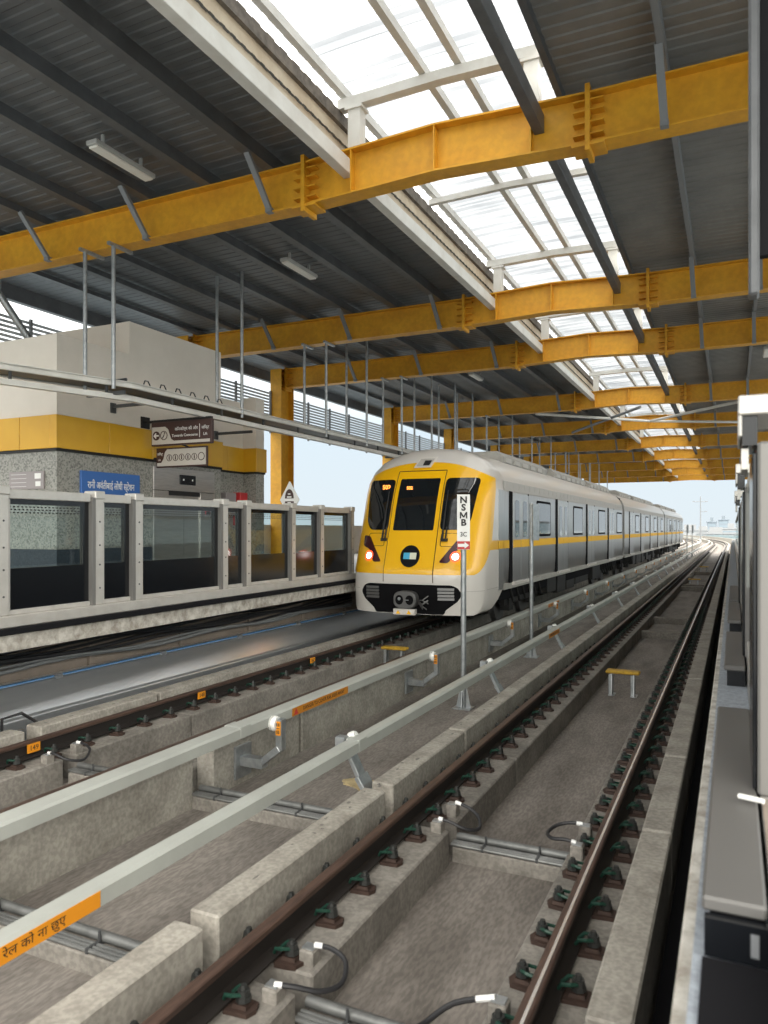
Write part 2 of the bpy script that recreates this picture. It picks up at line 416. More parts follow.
structure(mb, 'wall_pilasters', M['underwall'], bevel=0.01)
# right platform
mb = MB(); mb.box(0.095, 6.0, NEAR, END, 0.84, 1.19); structure(mb, 'platform_right', M['tile'])
mb = MB(); mb.box(-0.14, 0.094, NEAR, END, 0.80, 1.0); structure(mb, 'platform_edge', M['edge'], bevel=0.008)
mb = MB(); mb.box(-0.10, 0.094, NEAR, END, 1.0, 1.05); structure(mb, 'tread_strip', M['tread'])
mb = MB(); mb.box(0.02, 0.12, NEAR, END, FLOOR, 0.84); structure(mb, 'wall_under_platform', M['tunder'])  # wall colour darkened to stand in for the shade of the gap
mb = MB(); mb.box(-0.37, 0.02, NEAR, END, FLOOR, -0.30); structure(mb, 'gap_shade', M['rubber'])  # black box filling the gap in place of its shade
# parapets of the viaduct beyond the station
mb = MB(); along(mb, rect(-8.6, -8.35, FLOOR, 0.55), END, FAR); structure(mb, 'parapet_left', M['kerb'], origin=(-8.5, END, 0))
mb = MB(); along(mb, rect(0.75, 1.0, FLOOR-0.35, 0.45), END, FAR); structure(mb, 'parapet_right', M['kerb'], origin=(0.8, END, 0))

# ------------------------------------------------------------------ canopy
BEAMS = [9.7, 17.0, 21.8, 30.8, 38.7, 47.4, 55.9, 64.5, 72.8, 81.0]
ZB, ZT = 7.08, 7.74
def deck(x0, x1, z0, z1, y0, y1, per, dep, name, m, arch=0.0):
    rings = []; xs = [x0 + (x1-x0)*k/6 for k in range(7)] if arch else [x0, x1]
    y = y0; seq = [(0, 0), (0.22, 0), (0.32, 1), (0.68, 1), (0.78, 0)]
    while y < y1:
        for f, h in seq:
            row = []
            for x in xs:
                t = (x-x0)/(x1-x0)
                row.append((x, y + f*per, z0 + (z1-z0)*t + h*dep + arch*4*t*(1-t)))
            rings.append(row)
        y += per
    mb = MB(); mb.sweep(rings, closed=False, cap=False); return structure(mb, name, m, origin=((x0+x1)/2, y0, z0))
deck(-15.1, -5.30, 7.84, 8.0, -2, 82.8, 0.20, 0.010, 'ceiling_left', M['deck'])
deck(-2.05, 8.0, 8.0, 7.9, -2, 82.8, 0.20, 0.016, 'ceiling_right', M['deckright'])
deck(-5.42, -1.98, 8.74, 8.74, -2, 82.8, 0.36, 0.05, 'skylight', M['sky'], arch=0.05)
mb = MB(); mb.box(-15.2, -15.05, -2, 83, 7.50, 8.02); structure(mb, 'trim_eaves', M['purlin'])
for x in (-6.4, -7.6, -8.85, -10.1, -11.3, -12.5, -13.7):
    mb = MB(); mb.box(x-0.02, x+0.02, -2, 82.8, ZT, 7.97 + (x+5.3)*0.0163); mb.box(x-0.15, x-0.0201, -2, 82.8, ZT+0.001, ZT+0.015); mb.box(x-0.15, x-0.14, -2, 82.8, ZT+0.015, ZT+0.06)
    structure(mb, 'roof_purlin', M['purlin'])
for x in (-0.75, 0.5, 1.8, 3.1, 4.4, 5.7):
    mb = MB(); mb.box(x-0.04, x+0.04, -2, 82.8, ZT, 7.95); structure(mb, 'roof_purlin', M['galvpaint'])
# skylight edges: white gutter and cream fascia on the left, grey beam on the right
for i, y0 in enumerate([-2] + BEAMS):
    y1 = (BEAMS + [82.8])[i] if i < len(BEAMS) else 82.8
    if y1 - y0 < 0.5: continue
    mb = MB(); mb.box(-5.22, -5.06, y0+0.02, y1-0.02, 7.40, 7.62); structure(mb, 'skylight_gutter', M['whitesteel'], bevel=0.006)
    mb = MB(); mb.box(-2.37, -2.24, y0+0.02, y1-0.02, 7.40, 7.64); structure(mb, 'skylight_trimmer', M['purlin'], bevel=0.006)
mb = MB(); mb.box(-5.40, -5.34, -2, 82.8, 7.62, 8.24); structure(mb, 'trim_fascia', M['fascia'])
mb = MB(); mb.box(-5.42, -5.28, -2, 82.8, 8.245, 8.42)
for k in range(275): mb.box(-5.44, -5.30, -2+k*0.306, -2+k*0.306+0.17, 8.421, 8.46)
structure(mb, 'trim_flashing', M['brownsteel'])
mb = MB(); mb.box(-2.10, -2.02, -2, 82.8, 7.88, 8.12); structure(mb, 'trim_flashing', M['purlin'])
for x in (-5.22, -3.95, -3.42, -2.2):
    mb = MB(); mb.box(x-0.05, x+0.05, -2, 82.8, 8.60, 8.73); structure(mb, 'skylight_purlin', M['whitesteel'])

ORD = ['first', 'second', 'third', 'fourth', 'fifth', 'sixth', 'seventh', 'eighth', 'ninth', 'tenth']
def ibeam(mb, p0, p1, h, w=0.30, tf=0.025, tw=0.02):
    p0, p1 = Vector(p0), Vector(p1); up = Vector((0, 0, 1))
    mb.bar(p0 + up*h/2, p1 + up*h/2, tw, h-0.02)
    mb.bar(p0 + up*tf/2, p1 + up*tf/2, w, tf); mb.bar(p0 + up*(h-tf/2), p1 + up*(h-tf/2), w, tf)
for i, y in enumerate(BEAMS):
    lab = 'nearest yellow roof girder crossing overhead' if i == 0 else ('yellow roof girder farthest down the station, the last before open sky' if i == 9 else '%s yellow roof girder counting from the camera' % ORD[i])
    rt = empty('roof_girder', (-3.75, y, ZB), lab, 'roof girder', 'yellow girders of the station canopy')
    mb = MB(); ibeam(mb, (-14.2, y, ZB), (-5.84, y, ZB), ZT-ZB); mb.build('left_arm', M['yellow'], rt)
    mb = MB(); ibeam(mb, (-1.66, y, ZB), (7.6, y, ZB), ZT-ZB); mb.build('right_arm', M['yellow'], rt)
    mb = MB()
    pts = [(-5.84, 0.0), (-3.75, 0.085), (-1.66, 0.0)]
    for (xa, za), (xb, zb) in zip(pts, pts[1:]): ibeam(mb, (xa, y, ZB+za), (xb, y, ZB+zb), ZT-ZB)
    for x, zz in ((-5.05, .03), (-3.75, .085), (-2.40, .03)): mb.box(x-0.01, x+0.01, y-0.14, y+0.14, ZB+0.02+zz, ZT+zz-.02)
    mb.build('crown_segment', M['yellow'], rt)
    for x in (-5.84, -1.66):
        mb = MB(); mb.box(x-0.03, x+0.03, y-0.19, y+0.19, ZB-0.10, ZT+0.08)
        for z in (ZB+0.12, ZB+0.27, ZB+0.42, ZB+0.55): mb.box(x-0.19, x+0.19, y-0.14, y+0.14, z, z+0.02)
        mb.box(x-0.20, x+0.20, y-0.17, y+0.17, ZB-0.03, ZB); mb.build('splice_plate', M['yellow'], rt)
    for x in (-6.45, -8.92, -11.25, -0.75, 0.5):
        mb = MB(); mb.bar((x, y-0.16, ZB+0.04), (x-0.02, y-0.72, ZT+0.02), 0.09, 0.05); mb.box(x-0.05, x+0.05, y-0.2, y-0.1, ZB-0.01, ZB+0.06); mb.build('fly_brace', M['galvpaint'], rt)
    # posts and rail that lift the skylight off this girder
    fr = empty('skylight_trestle', (-3.75, y, ZT), 'white steel trestle holding the skylight above the %s yellow girder from the camera' % ORD[i], 'skylight frame', 'skylight trestles on the girders')
    for x in (-5.02, -2.40):
        mb = MB(); mb.box(x-0.10, x+0.10, y-0.09, y+0.09, ZT+0.04, 8.38); mb.box(x-0.14, x+0.14, y-0.12, y+0.12, 8.36, 8.40); mb.build('post', M['whitesteel'], fr)
    mb = MB(); pr = [(-5.3, 8.44), (-3.7, 8.475), (-2.1, 8.44)]
    for (xa, za), (xb, zb) in zip(pr, pr[1:]): mb.bar((xa, y, za+0.05), (xb, y, zb+0.05), 0.16, 0.14)
    mb.build('cross_rail', M['whitesteel'], fr)
# mid-bay skylight rails
for k, y in enumerate((13.3, 26.3, 34.7, 43.0)):
    mb = MB(); pr = [(-5.3, 8.45), (-3.7, 8.485), (-2.1, 8.45)]
    for (xa, za), (xb, zb) in zip(pr, pr[1:]): mb.bar((xa, y, za+0.05), (xb, y, zb+0.05), 0.10, 0.10)
    structure(mb, 'skylight_rail', M['whitesteel'])
# bracing tubes below the roof
br = empty('roof_bracing', (-3.5, 33, 7.1), 'pale tube bracing forming a V under the skylight behind the fourth girder', 'bracing')
for a, b in (((-7.6, 31.3, 7.12), (-3.5, 36.6, 7.25)), ((-3.5, 36.6, 7.25), (0.25, 31.6, 7.12)), ((-7.4, 38.2, 7.12), (-3.5, 32.5, 7.3)), ((-3.5, 36.6, 7.25), (0.4, 38.0, 7.15))):
    mb = MB(); mb.tube([a, b], 0.06, 10); mb.build('brace_tube', M['whitesteel'] if a[1] < 37 else M['galvpaint'], br, smooth=True)

# columns, louvres and low wall along the outer side of the left platform
for i, y in enumerate(BEAMS):
    rt = empty('station_column', (-14.2, y, 1.19), 'yellow steel column carrying the %s roof girder on the far platform' % ORD[i], 'column', 'yellow canopy columns')
    mb = MB(); mb.box(-14.22, -14.18, y-0.38, y+0.38, 1.19, 7.7)
    mb.box(-14.42, -13.98, y-0.40, y-0.37, 1.19, 7.7); mb.box(-14.42, -13.98, y+0.37, y+0.40, 1.19, 7.7)
    mb.build('shaft', M['yellow'], rt)
    mb = MB(); mb.box(-13.97, -13.93, y-0.2, y+0.2, ZB-0.1, ZT+0.1)
    for z in (ZB+0.1, ZB+0.3, ZB+0.5): mb.box(-14.2, -13.75, y-0.16, y+0.16, z, z+0.02)
    mb.build('head_plate', M['yellow'], rt)
ys = [2.0] + BEAMS
for i in range(len(ys)-1):
    a, b = ys[i]+0.45, ys[i+1]-0.45
    rt = empty('louvre_screen', (-14.4, (a+b)/2, 5.6), 'grey louvre screen behind the far platform, ' + ('beside the white lift tower' if i == 0 else 'in the bay before the %s roof girder' % ORD[i]), 'louvre', 'louvre screens under the eaves')
    mb = MB(); z = 5.62
    while z < 6.9:
        mb.bar((-14.45, a, z), (-14.45, b, z), 0.012, 0.062, up=(0.4, 0, 1)); z += 0.105
    mb.build('slats', M['louvre'], rt)
    n = max(2, int((b-a)/1.6))
    for k in range(n+1): yy = a + (b-a)*k/n; MB().box(-14.42, -14.36, yy-0.03, yy+0.03, 5.5, 6.95).build('mullion', M['galvpaint'], rt)
mb = MB(); mb.box(-14.6, -14.4, NEAR, END, 1.19, 2.35); structure(mb, 'wall_parapet', M['cladwhite'])
mb = MB(); mb.tube([(-13.75, 10.3, 7.25), (-13.45, 10.95, 6.2)], 0.075, 10); mb.box(-13.9, -13.6, 10.1, 10.4, 7.15, 7.55)
tag(mb.build('diagonal_strut', M['galv'], smooth=True), 'grey diagonal strut under the eaves at the left edge', 'strut')

# fluorescent battens
LAMPS = [(-8.27, 8.35, 'long fluorescent batten on the ceiling before the nearest girder'), (-8.3, 13.4, 'fluorescent batten on the ceiling between the first and second girders'),
         (-8.4, 25.6, 'fluorescent batten on the ceiling between the third and fourth girders'), (-8.4, 34.5, 'fluorescent batten on the ceiling between the fourth and fifth girders'),
         (0.95, 25.9, 'fluorescent batten on the right half of the roof')]
for x, y, lab in LAMPS:
    rt = empty('ceiling_lamp', (x, y, 7.6), lab, 'lamp', 'fluorescent battens under the canopy')
    mb = MB(); mb.box(x-0.10, x+0.10, y-0.60, y+0.60, 7.69, 7.76); mb.box(x-0.03, x+0.03, y-0.4, y-0.36, 7.75, 7.93); mb.box(x-0.03, x+0.03, y+0.36, y+0.4, 7.75, 7.93); mb.build('casing', M['lampcase'], rt, bevel=0.01)
    mb = MB(); mb.box(x-0.085, x+0.085, y-0.57, y+0.57, 7.655, 7.692); mb.build('diffuser', M['diffuser'], rt, bevel=0.015)

# ------------------------------------------------------------------ hanging cable tray over the left platform
TR = empty('cable_tray', (-9.9, 20, 4.7), 'long suspended steel cable tray above the far platform', 'cable tray')
TX0, TX1, TZ = -10.22, -9.56, 4.72
def tb(x, y): return x - max(0.0, 9.9-y)*0.33          # the tray swings outwards near the camera end
TYS = [3.0, 9.9, 80.0]
for x in (TX0, TX1):
    mb = MB(); mb.sweep([[(tb(x, y)+a, y, TZ+b) for a, b in ((-0.02, -0.04), (0.05, -0.04), (0.05, -0.028), (0.0, -0.028), (0.0, 0.05), (0.05, 0.05), (0.05, 0.065), (-0.02, 0.065))] for y in TYS]); mb.build('side_rail', M['whitesteel'], TR)
mb = MB(); mb.sweep([[(tb(x, y), y, z) for x, z in ((TX0+0.06, TZ-0.015), (TX1-0.03, TZ-0.015), (TX1-0.03, TZ+0.01), (TX0+0.06, TZ+0.01))] for y in TYS]); mb.build('tray_bed', M['darksteel'], TR)
mb = MB(); mb.sweep([[(tb(x, y), y, z) for x, z in ((TX1-0.14, TZ-0.26), (TX1-0.02, TZ-0.26), (TX1-0.02, TZ-0.17), (TX1-0.14, TZ-0.17))] for y in TYS]); mb.build('trunking', M['whitesteel'], TR)
for k in range(30):
    y = 3.5+k*1.5; MB().box(tb(TX1-0.09, y), tb(TX1-0.06, y), y-0.02, y+0.02, TZ-0.17, TZ-0.02).build('trunking_strap', M['darksteel'], TR)
HY = [9.45, 13.1, 16.75, 19.1, 21.6, 24.2, 26.6, 28.7, 30.6, 34.7, 38.5, 43, 47.2, 51.5, 55.7, 60, 64.3]
for y in HY:
    onb = any(abs(y+0.25-b) < 0.5 for b in BEAMS)
    zt = ZB - 0.02 if onb else ZT+0.0
    for x in (TX0, TX1):
        mb = MB(); mb.tube([(x, y, TZ-0.12), (x, y, zt)], 0.035, 10); mb.build('hanger_rod', M['galv'], TR, smooth=True)
        if onb:
            mb = MB(); mb.box(x-0.03, x+0.03, y-0.12, y+0.42, zt-0.03, zt+0.02); mb.build('beam_clamp', M['galv'], TR)
for y, z in ((9.6, 4.6), (22.0, 4.6)):
    mb = MB(); mb.box(TX0-0.1, TX1+0.1, y-0.03, y+0.03, TZ-0.19, TZ-0.13); mb.tube([(TX0+.1, y+.2, TZ+.1), (TX1-.1, y+.25, TZ+.12)], 0.03, 8); mb.build('support_arm', M['darksteel'], TR)
for k, (dx, dz) in enumerate(((0.15, 0.04), (0.27, 0.04), (0.4, 0.04), (0.52, 0.04))):
    mb = MB(); pts = [(tb(TX0+dx+0.02*math.sin(j*1.3+k), 3.0+j*1.9), 3.0+j*1.9, TZ+dz+0.004*math.sin(j*2.1+k*2)) for j in range(34)]
    mb.tube(pts, 0.024, 6)
    tag(mb.build('power_cable', M['cable'], smooth=True), ['black cable on the tray, the one beside the far side rail', 'black cable lying second from the far rail of the tray', 'black cable lying second from the near rail of the tray', 'black cable on the tray, the one beside the near side rail'][k], 'cable', 'cables lying in the suspended tray')
mb = MB()
for k in range(6):
    y = 10.2 + k*0.42; mb.tube([(TX1-0.05, y, TZ+0.05), (TX1-0.03, y+0.03, TZ+0.16), (TX1-0.06, y+0.14, TZ+0.17), (TX1-0.04, y+0.2, TZ+0.05)], 0.012, 6)
mb.build('cable_ties', M['cable'], TR, smooth=True)

# ------------------------------------------------------------------ lift tower and adjoining block
BX = -11.2
LT = empty('lift_tower', (-12.6, 12.1, 1.19), 'granite and yellow clad lift tower with white upper walls on the far platform', 'building')
mb = MB(); mb.box(-13.9, BX, 9.7, 14.5, 1.83, 3.67); mb.build('granite_wall', M['granite'], LT)
mb = MB(); mb.box(-13.9, BX+0.012, 9.69, 14.5, 1.19, 1.83); mb.build('dado', M['dado'], LT)
mb = MB()
for k in range(4): a = 9.7 + k*1.2 ; mb.box(BX-0.1, BX+0.07, a+0.006 if k else a-0.07, min(a+1.194, 14.5), 3.69, 4.30)
for k in range(3): a = -13.9 + k*0.9; mb.box(a+0.006, min(a+0.894, BX-0.1), 9.63, 9.75, 3.69, 4.30)
mb.build('yellow_band', M['cladyellow'], LT, bevel=0.006)
mb = MB(); mb.box(-13.9, BX+0.04, 9.66, 14.5, 3.64, 3.69); mb.build('black_strip', M['ink'], LT)  # thin black strip under the yellow band
mb = MB(); mb.box(-13.9, BX, 9.7, 11.5, 4.28, 5.79); mb.box(-13.9, BX, 11.501, 14.5, 4.28, 6.47); mb.build('upper_wall', M['cladwhite'], LT)
# lift portal
px = BX
mb = MB(); mb.box(px, px+0.05, 12.15, 14.2, 3.05, 3.55); mb.box(px, px+0.05, 12.15, 12.62, 1.19, 3.04); mb.box(px, px+0.05, 13.68, 14.2, 1.19, 3.04); mb.build('lift_surround', M['stainless'], LT, bevel=0.005)
mb = MB(); mb.box(px, px+0.015, 12.62, 13.145, 1.19, 3.05); mb.build('lift_door', M['stainless'], LT)
mb = MB(); mb.box(px, px+0.015, 13.155, 13.68, 1.19, 3.05); mb.build('lift_door', M['stainless'], LT)
mb = MB(); mb.box(px, px+0.04, 12.62, 13.68, 2.95, 3.05); mb.build('door_header', M['ink'], LT)
mb = MB(); mb.box(px+0.05, px+0.07, 12.95, 13.5, 3.20, 3.42); ind = mb.build('floor_indicator', M['black'], LT, bevel=0.01)
mb = MB(); mb.mi = 0; mb.box(px+0.07, px+0.074, 13.06, 13.10, 3.29, 3.33); mb.box(px+0.07, px+0.074, 13.36, 13.40, 3.29, 3.33); mb.build('indicator_light', M['insul'], ind)
mb = MB(); mb.box(px+0.05, px+0.065, 13.85, 14.02, 2.55, 2.85); mb.build('call_panel', M['red'], LT)
mb = MB(); mb.box(px+0.065, px+0.07, 13.87, 14.0, 2.55, 2.62); mb.build('call_plate', M['ink'], LT)
# side block with pillar
SB = empty('service_block', (-12.6, 15.4, 1.19), 'lower granite block with projecting pillar beside the lift tower', 'building')
mb = MB(); mb.box(-14.2, -11.6, 14.5, 16.3, 1.19, 3.67); mb.box(-11.6, BX, 15.95, 16.32, 1.19, 3.67); mb.build('granite_wall', M['granite'], SB)
mb = MB(); mb.box(-14.2, -11.54, 14.5, 15.2, 3.69, 4.30); mb.box(-14.2, -11.54, 15.206, 15.95, 3.69, 4.30); mb.box(-11.6, BX+0.06, 15.89, 16.36, 3.69, 4.30); mb.build('yellow_band', M['cladyellow'], SB, bevel=0.006)
mb = MB(); mb.box(-14.2, -11.57, 14.5, 15.95, 3.64, 3.69); mb.box(-11.6, BX+0.03, 15.92, 16.34, 3.64, 3.69); mb.build('black_strip', M['ink'], SB)
mb = MB(); mb.box(-14.2, -11.6, 14.5, 16.3, 4.28, 5.5); mb.box(-11.6, BX, 15.95, 16.32, 4.28, 5.62); mb.build('upper_wall', M['cladwhite'], SB)
mb = MB(); mb.box(-11.6, -11.45, 14.62, 14.80, 1.9, 3.2); tag(mb.build('door_post', M['darksteel'], bevel=0.01), 'dark upright frame beside the red box on the service block', 'frame')
hb = MB(); hb.box(-11.6, -11.42, 15.0, 15.42, 2.55, 3.12); o = hb.build('equipment_box', M['plaque'], bevel=0.015); tag(o, 'grey wall box next to the red fire box', 'box')
mb = MB(); mb.box(-11.6, -11.36, 15.5, 15.82, 2.3, 3.14); o = mb.build('fire_hose_box', M['red'], bevel=0.015); tag(o, 'red fire box on the service block wall behind the screen', 'fire box')
mb = MB(); mb.box(-11.36, -11.352, 15.56, 15.74, 2.5, 2.7); mb.build('box_label', M['white'], o)

# signs on and near the tower
SG = empty('station_name_sign', (BX, 10.95, 2.6), 'blue sign with white Devanagari station name on the granite wall', 'sign')
mb = MB(); mb.box(BX, BX+0.05, 10.22, 11.75, 2.80, 3.32); mb.build('sign_board', M['signblue'], SG, bevel=0.006)
text('sign_lettering', 'रानी अवंतीबाई लोधी स्टेशन', 0.19, (BX+0.052, 10.98, 3.05), ROT_FACE_X, M['white'], SG, sx=0.64, bold=0.0015)
o = MB().box(-12.42, -11.50, 9.66, 9.70, 2.95, 3.28).build('wall_plaque', M['plaque'], bevel=0.006); tag(o, 'grey plaque with two white marks on the left granite wall', 'plaque')
mb = MB(); mb.box(-11.72, -11.56, 9.652, 9.66, 3.14, 3.24); mb.box(-11.70, -11.57, 9.652, 9.66, 3.00, 3.09)
for k in range(4): mb.box(-12.36, -11.95, 9.655, 9.66, 3.0+k*0.075, 3.006+k*0.075)
mb.build('plaque_marks', M['white'], o)
PO = empty('poster_case', (-13.4, 9.66, 2.0), 'white poster in a black frame at the left edge', 'poster')
MB().box(-14.1, -12.98, 9.62, 9.70, 1.9, 3.26).build('frame', M['ink'], PO); MB().box(-14.04, -13.05, 9.612, 9.625, 1.96, 3.20).build('sheet', M['poster'], PO)

def plate_poly(mb, pts, y, th): mb.prism(pts, lambda x, z: (x, y, z), lambda x, z: (x, y+th, z))
def disc(mb, cx, cz, r, y, th=0.004, n=20): plate_poly(mb, [(cx+r*math.cos(2*math.pi*k/n), cz+r*math.sin(2*math.pi*k/n)) for k in range(n)], y, th)
def ring2(mb, cx, cz, r0, r1, y, th=0.004, n=20):
    for k in range(n):
        a, b = 2*math.pi*k/n, 2*math.pi*(k+1)/n
        plate_poly(mb, [(cx+r0*math.cos(a), cz+r0*math.sin(a)), (cx+r1*math.cos(a), cz+r1*math.sin(a)), (cx+r1*math.cos(b), cz+r1*math.sin(b)), (cx+r0*math.cos(b), cz+r0*math.sin(b))], y, th)
# upper direction sign
ys_ = 11.9; x0, x1, z0, z1 = -10.98, -9.42, 3.93, 4.42
DS = empty('direction_sign', ((x0+x1)/2, ys_, z0), 'brown hanging sign pointing left Towards Concourse and Lift', 'sign')
MB().box(x0, x1, ys_, ys_+0.08, z0, z1).build('sign_board', M['signbrown'], DS, bevel=0.006)
mb = MB(); plate_poly(mb, [(x0+0.02, z0+0.03), (x1-0.04, z0+0.03), (x1-0.04, z0+0.09), (x0+0.60, z0+0.09), (x0+0.53, z0+0.13), (x0+0.49, z0+0.22), (x0+0.45, z0+0.33), (x0+0.37, z0+0.39), (x0+0.02, z0+0.39)], ys_-0.006, 0.008); mb.build('pale_field', M['signgrey'], DS)
mb = MB(); disc(mb, x0+0.14, z0+0.21, 0.095, ys_-0.012, 0.008); ring2(mb, x0+0.34, z0+0.21, 0.08, 0.095, ys_-0.012, 0.008)
mb.bar((x0+0.31, ys_-0.012, z0+0.15), (x0+0.36, ys_-0.012, z0+0.23), 0.004, 0.03, up=(0,1,0)); disc(mb, x0+0.36, z0+0.26, 0.018, ys_-0.012, 0.008); mb.build('pictograms', M['signbrown'], DS)
mb = MB(); plate_poly(mb, [(x0+0.07, z0+0.21), (x0+0.13, z0+0.27), (x0+0.15, z0+0.25), (x0+0.125, z0+0.225), (x0+0.21, z0+0.225), (x0+0.21, z0+0.195), (x0+0.125, z0+0.195), (x0+0.15, z0+0.17), (x0+0.13, z0+0.15)], ys_-0.018, 0.006); mb.box(x1-0.30, x1-0.292, ys_-0.012, ys_, z0+0.13, z0+0.40); mb.build('arrow', M['white'], DS)
text('sign_lettering', 'कॉनकोर्स की ओर', 0.088, (x1-0.34, ys_-0.008, z0+0.32), ROT_FACE_MY, M['white'], DS, align='RIGHT')
text('sign_lettering', 'Towards Concourse', 0.08, (x1-0.34, ys_-0.008, z0+0.19), ROT_FACE_MY, M['white'], DS, align='RIGHT')
text('sign_lettering', 'लिफ्ट', 0.085, (x1-0.15, ys_-0.008, z0+0.32), ROT_FACE_MY, M['white'], DS)
text('sign_lettering', 'Lift', 0.08, (x1-0.15, ys_-0.008, z0+0.19), ROT_FACE_MY, M['white'], DS)
mb = MB(); mb.box(BX, x1-0.02, ys_+0.01, ys_+0.07, z1, z1+0.05); mb.box(BX, BX+0.03, ys_-0.08, ys_+0.16, z1-0.1, z1+0.14); mb.build('wall_arm', M['ink'], DS)
# lower pictogram sign, turned a little
y2 = 12.12; a0, a1 = -11.05, -9.72
PS = empty('pictogram_sign', (-10.4, y2, 3.5), 'pale sign with a row of round lift pictograms hanging under the brown sign', 'sign')
MB().box(a0, a1, y2, y2+0.06, 3.50, 3.91).build('sign_board', M['signbrown'], PS, bevel=0.006)
MB().box(a0+0.03, a1-0.02, y2-0.006, y2, 3.53, 3.88).build('pale_field', M['signgrey'], PS)
mb = MB(); plate_poly(mb, [(a0+0.03, 3.60), (a0+0.14, 3.60), (a0+0.2, 3.68), (a0+0.24, 3.82), (a0+0.3, 3.88), (a0+0.03, 3.88)], y2-0.012, 0.006)
mb.build('tab', M['signbrown'], PS)
for k in range(5):
    mb = MB(); cx = a0+0.36+k*0.165; ring2(mb, cx, 3.70, 0.06, 0.072, y2-0.012, 0.006); mb.box(cx-0.012, cx+0.012, y2-0.012, y2-0.006, 3.655, 3.72); disc(mb, cx, 3.735, 0.013, y2-0.012, 0.006, 10); mb.build('pictogram', M['signbrown'], PS)
mb = MB(); ring2(mb, a0+1.20, 3.70, 0.07, 0.085, y2-0.012, 0.006); mb.build('pictogram', M['signbrown'], PS)
text('sign_lettering', 'Lift', 0.06, (a0+0.10, y2-0.013, 3.66), ROT_FACE_MY, M['white'], PS); text('sign_lettering', 'लिफ्ट', 0.07, (a0+0.12, y2-0.013, 3.78), ROT_FACE_MY, M['white'], PS)
mb = MB(); mb.box(BX, a0+0.02, y2+0.005, y2+0.05, 3.66, 3.72); mb.tube([(-10.2, y2+0.03, 3.90), (-10.2, ys_+0.05, 3.94)], 0.02, 6); mb.build('wall_arm', M['ink'], PS)
for (yy, zz, lab) in ((11.05, 4.62, 'dark bracket arm on the white wall left of the brown sign'), (14.3, 4.45, 'dark bracket arm on the white wall right of the brown sign')):
    mb = MB(); mb.box(BX, BX+1.05, yy-0.03, yy+0.03, zz, zz+0.06); mb.box(BX, BX+0.03, yy-0.07, yy+0.07, zz-0.1, zz+0.1)
    tag(mb.build('bracket_arm', M['darksteel'], bevel=0.004), lab, 'bracket')
# diamond sign
q = (-8.58, 13.45, 2.83); DM = empty('diamond_sign', (q[0], q[1], 1.19), 'white diamond sign with a brown dome emblem above the screens', 'sign')
mb = MB(); plate_poly(mb, [(q[0], q[2]-0.36), (q[0]+0.24, q[2]), (q[0], q[2]+0.40), (q[0]-0.24, q[2])], q[1], 0.03); mb.build('diamond_plate', M['white'], DM)
mb = MB(); arc = [(q[0]+0.11*math.cos(t*math.pi/10), q[2]+0.03+0.20*math.sin(t*math.pi/10)) for t in range(11)]; plate_poly(mb, arc, q[1]-0.006, 0.008); mb.box(q[0]-0.11, q[0]+0.11, q[1]-0.006, q[1], q[2]-0.09, q[2]-0.03)
for t in range(10): pass
mb.build('emblem', M['signbrown'], DM)
mb = MB(); mb.box(q[0]-0.03, q[0]+0.03, q[1]-0.012, q[1]-0.006, q[2]+0.115, q[2]+0.135); mb.box(q[0]-0.055, q[0]+0.055, q[1]-0.012, q[1]-0.006, q[2]+0.045, q[2]+0.075); mb.box(q[0]-0.04, q[0]+0.04, q[1]-0.012, q[1]-0.006, q[2]-0.07, q[2]-0.05); mb.build('emblem_marks', M['white'], DM)
MB().tube([(q[0], q[1]+0.05, 1.19), (q[0], q[1]+0.05, 2.7)], 0.025, 8).build('post', M['galv'], DM, smooth=True)

# ------------------------------------------------------------------ platform screens, far platform
PY = [5.63, 7.05, 7.77, 9.76, 10.42, 11.92, 13.05, 14.45]
PZ0, PZT = 1.235, 2.66
plabs = ['screen post at the left edge of the photo', 'second screen post from the left edge, in front of the blue sign', 'third screen post from the left, right of the blue sign', 'fourth screen post from the left, below the fire box',
         'fifth screen post from the left, left of the diamond sign', 'sixth screen post, right beside the diamond sign', 'seventh screen post, between the diamond sign and the train', 'last screen post, beside the train nose']
for i, y in enumerate(PY):
    x = xe(y) - 0.13
    rt = empty('screen_post', (x, y, PZ0), 'pale metal ' + plabs[i], 'screen post', 'posts of the platform screen')
    mb = MB(); mb.box(x-0.09, x+0.09, y-0.075, y+0.075, PZ0, PZT+0.02); mb.build('shaft', M['screenmetal'], rt, bevel=0.01)
    mb = MB(); mb.box(x-0.10, x+0.105, y-0.085, y+0.085, PZT-0.07, PZT+0.035); mb.build('cap', M['screenmetal'], rt, bevel=0.012)
    mb = MB(); mb.box(x-0.10, x+0.10, y-0.13, y-0.075, PZ0, PZT-0.05); mb.build('dark_flange', M['darkscreen'], rt)  # darker metal flange beside the shaft
    mb = MB()
    for z in (1.45, 1.75, 2.0, 2.3): mb.tube([(x+0.088, y, z), (x+0.097, y, z)], 0.012, 8)
    mb.build('bolts', M['darksteel'], rt)
sc_labs = ['wide glass screen panel at the left edge of the photo', 'narrow glass screen panel under the blue sign', 'widest glass screen panel, in front of the lift doors', 'narrow glass screen panel in front of the fire box',
           'glass screen panel left of the diamond sign', 'glass screen panel right of the diamond sign', 'glass screen panel beside the train nose']
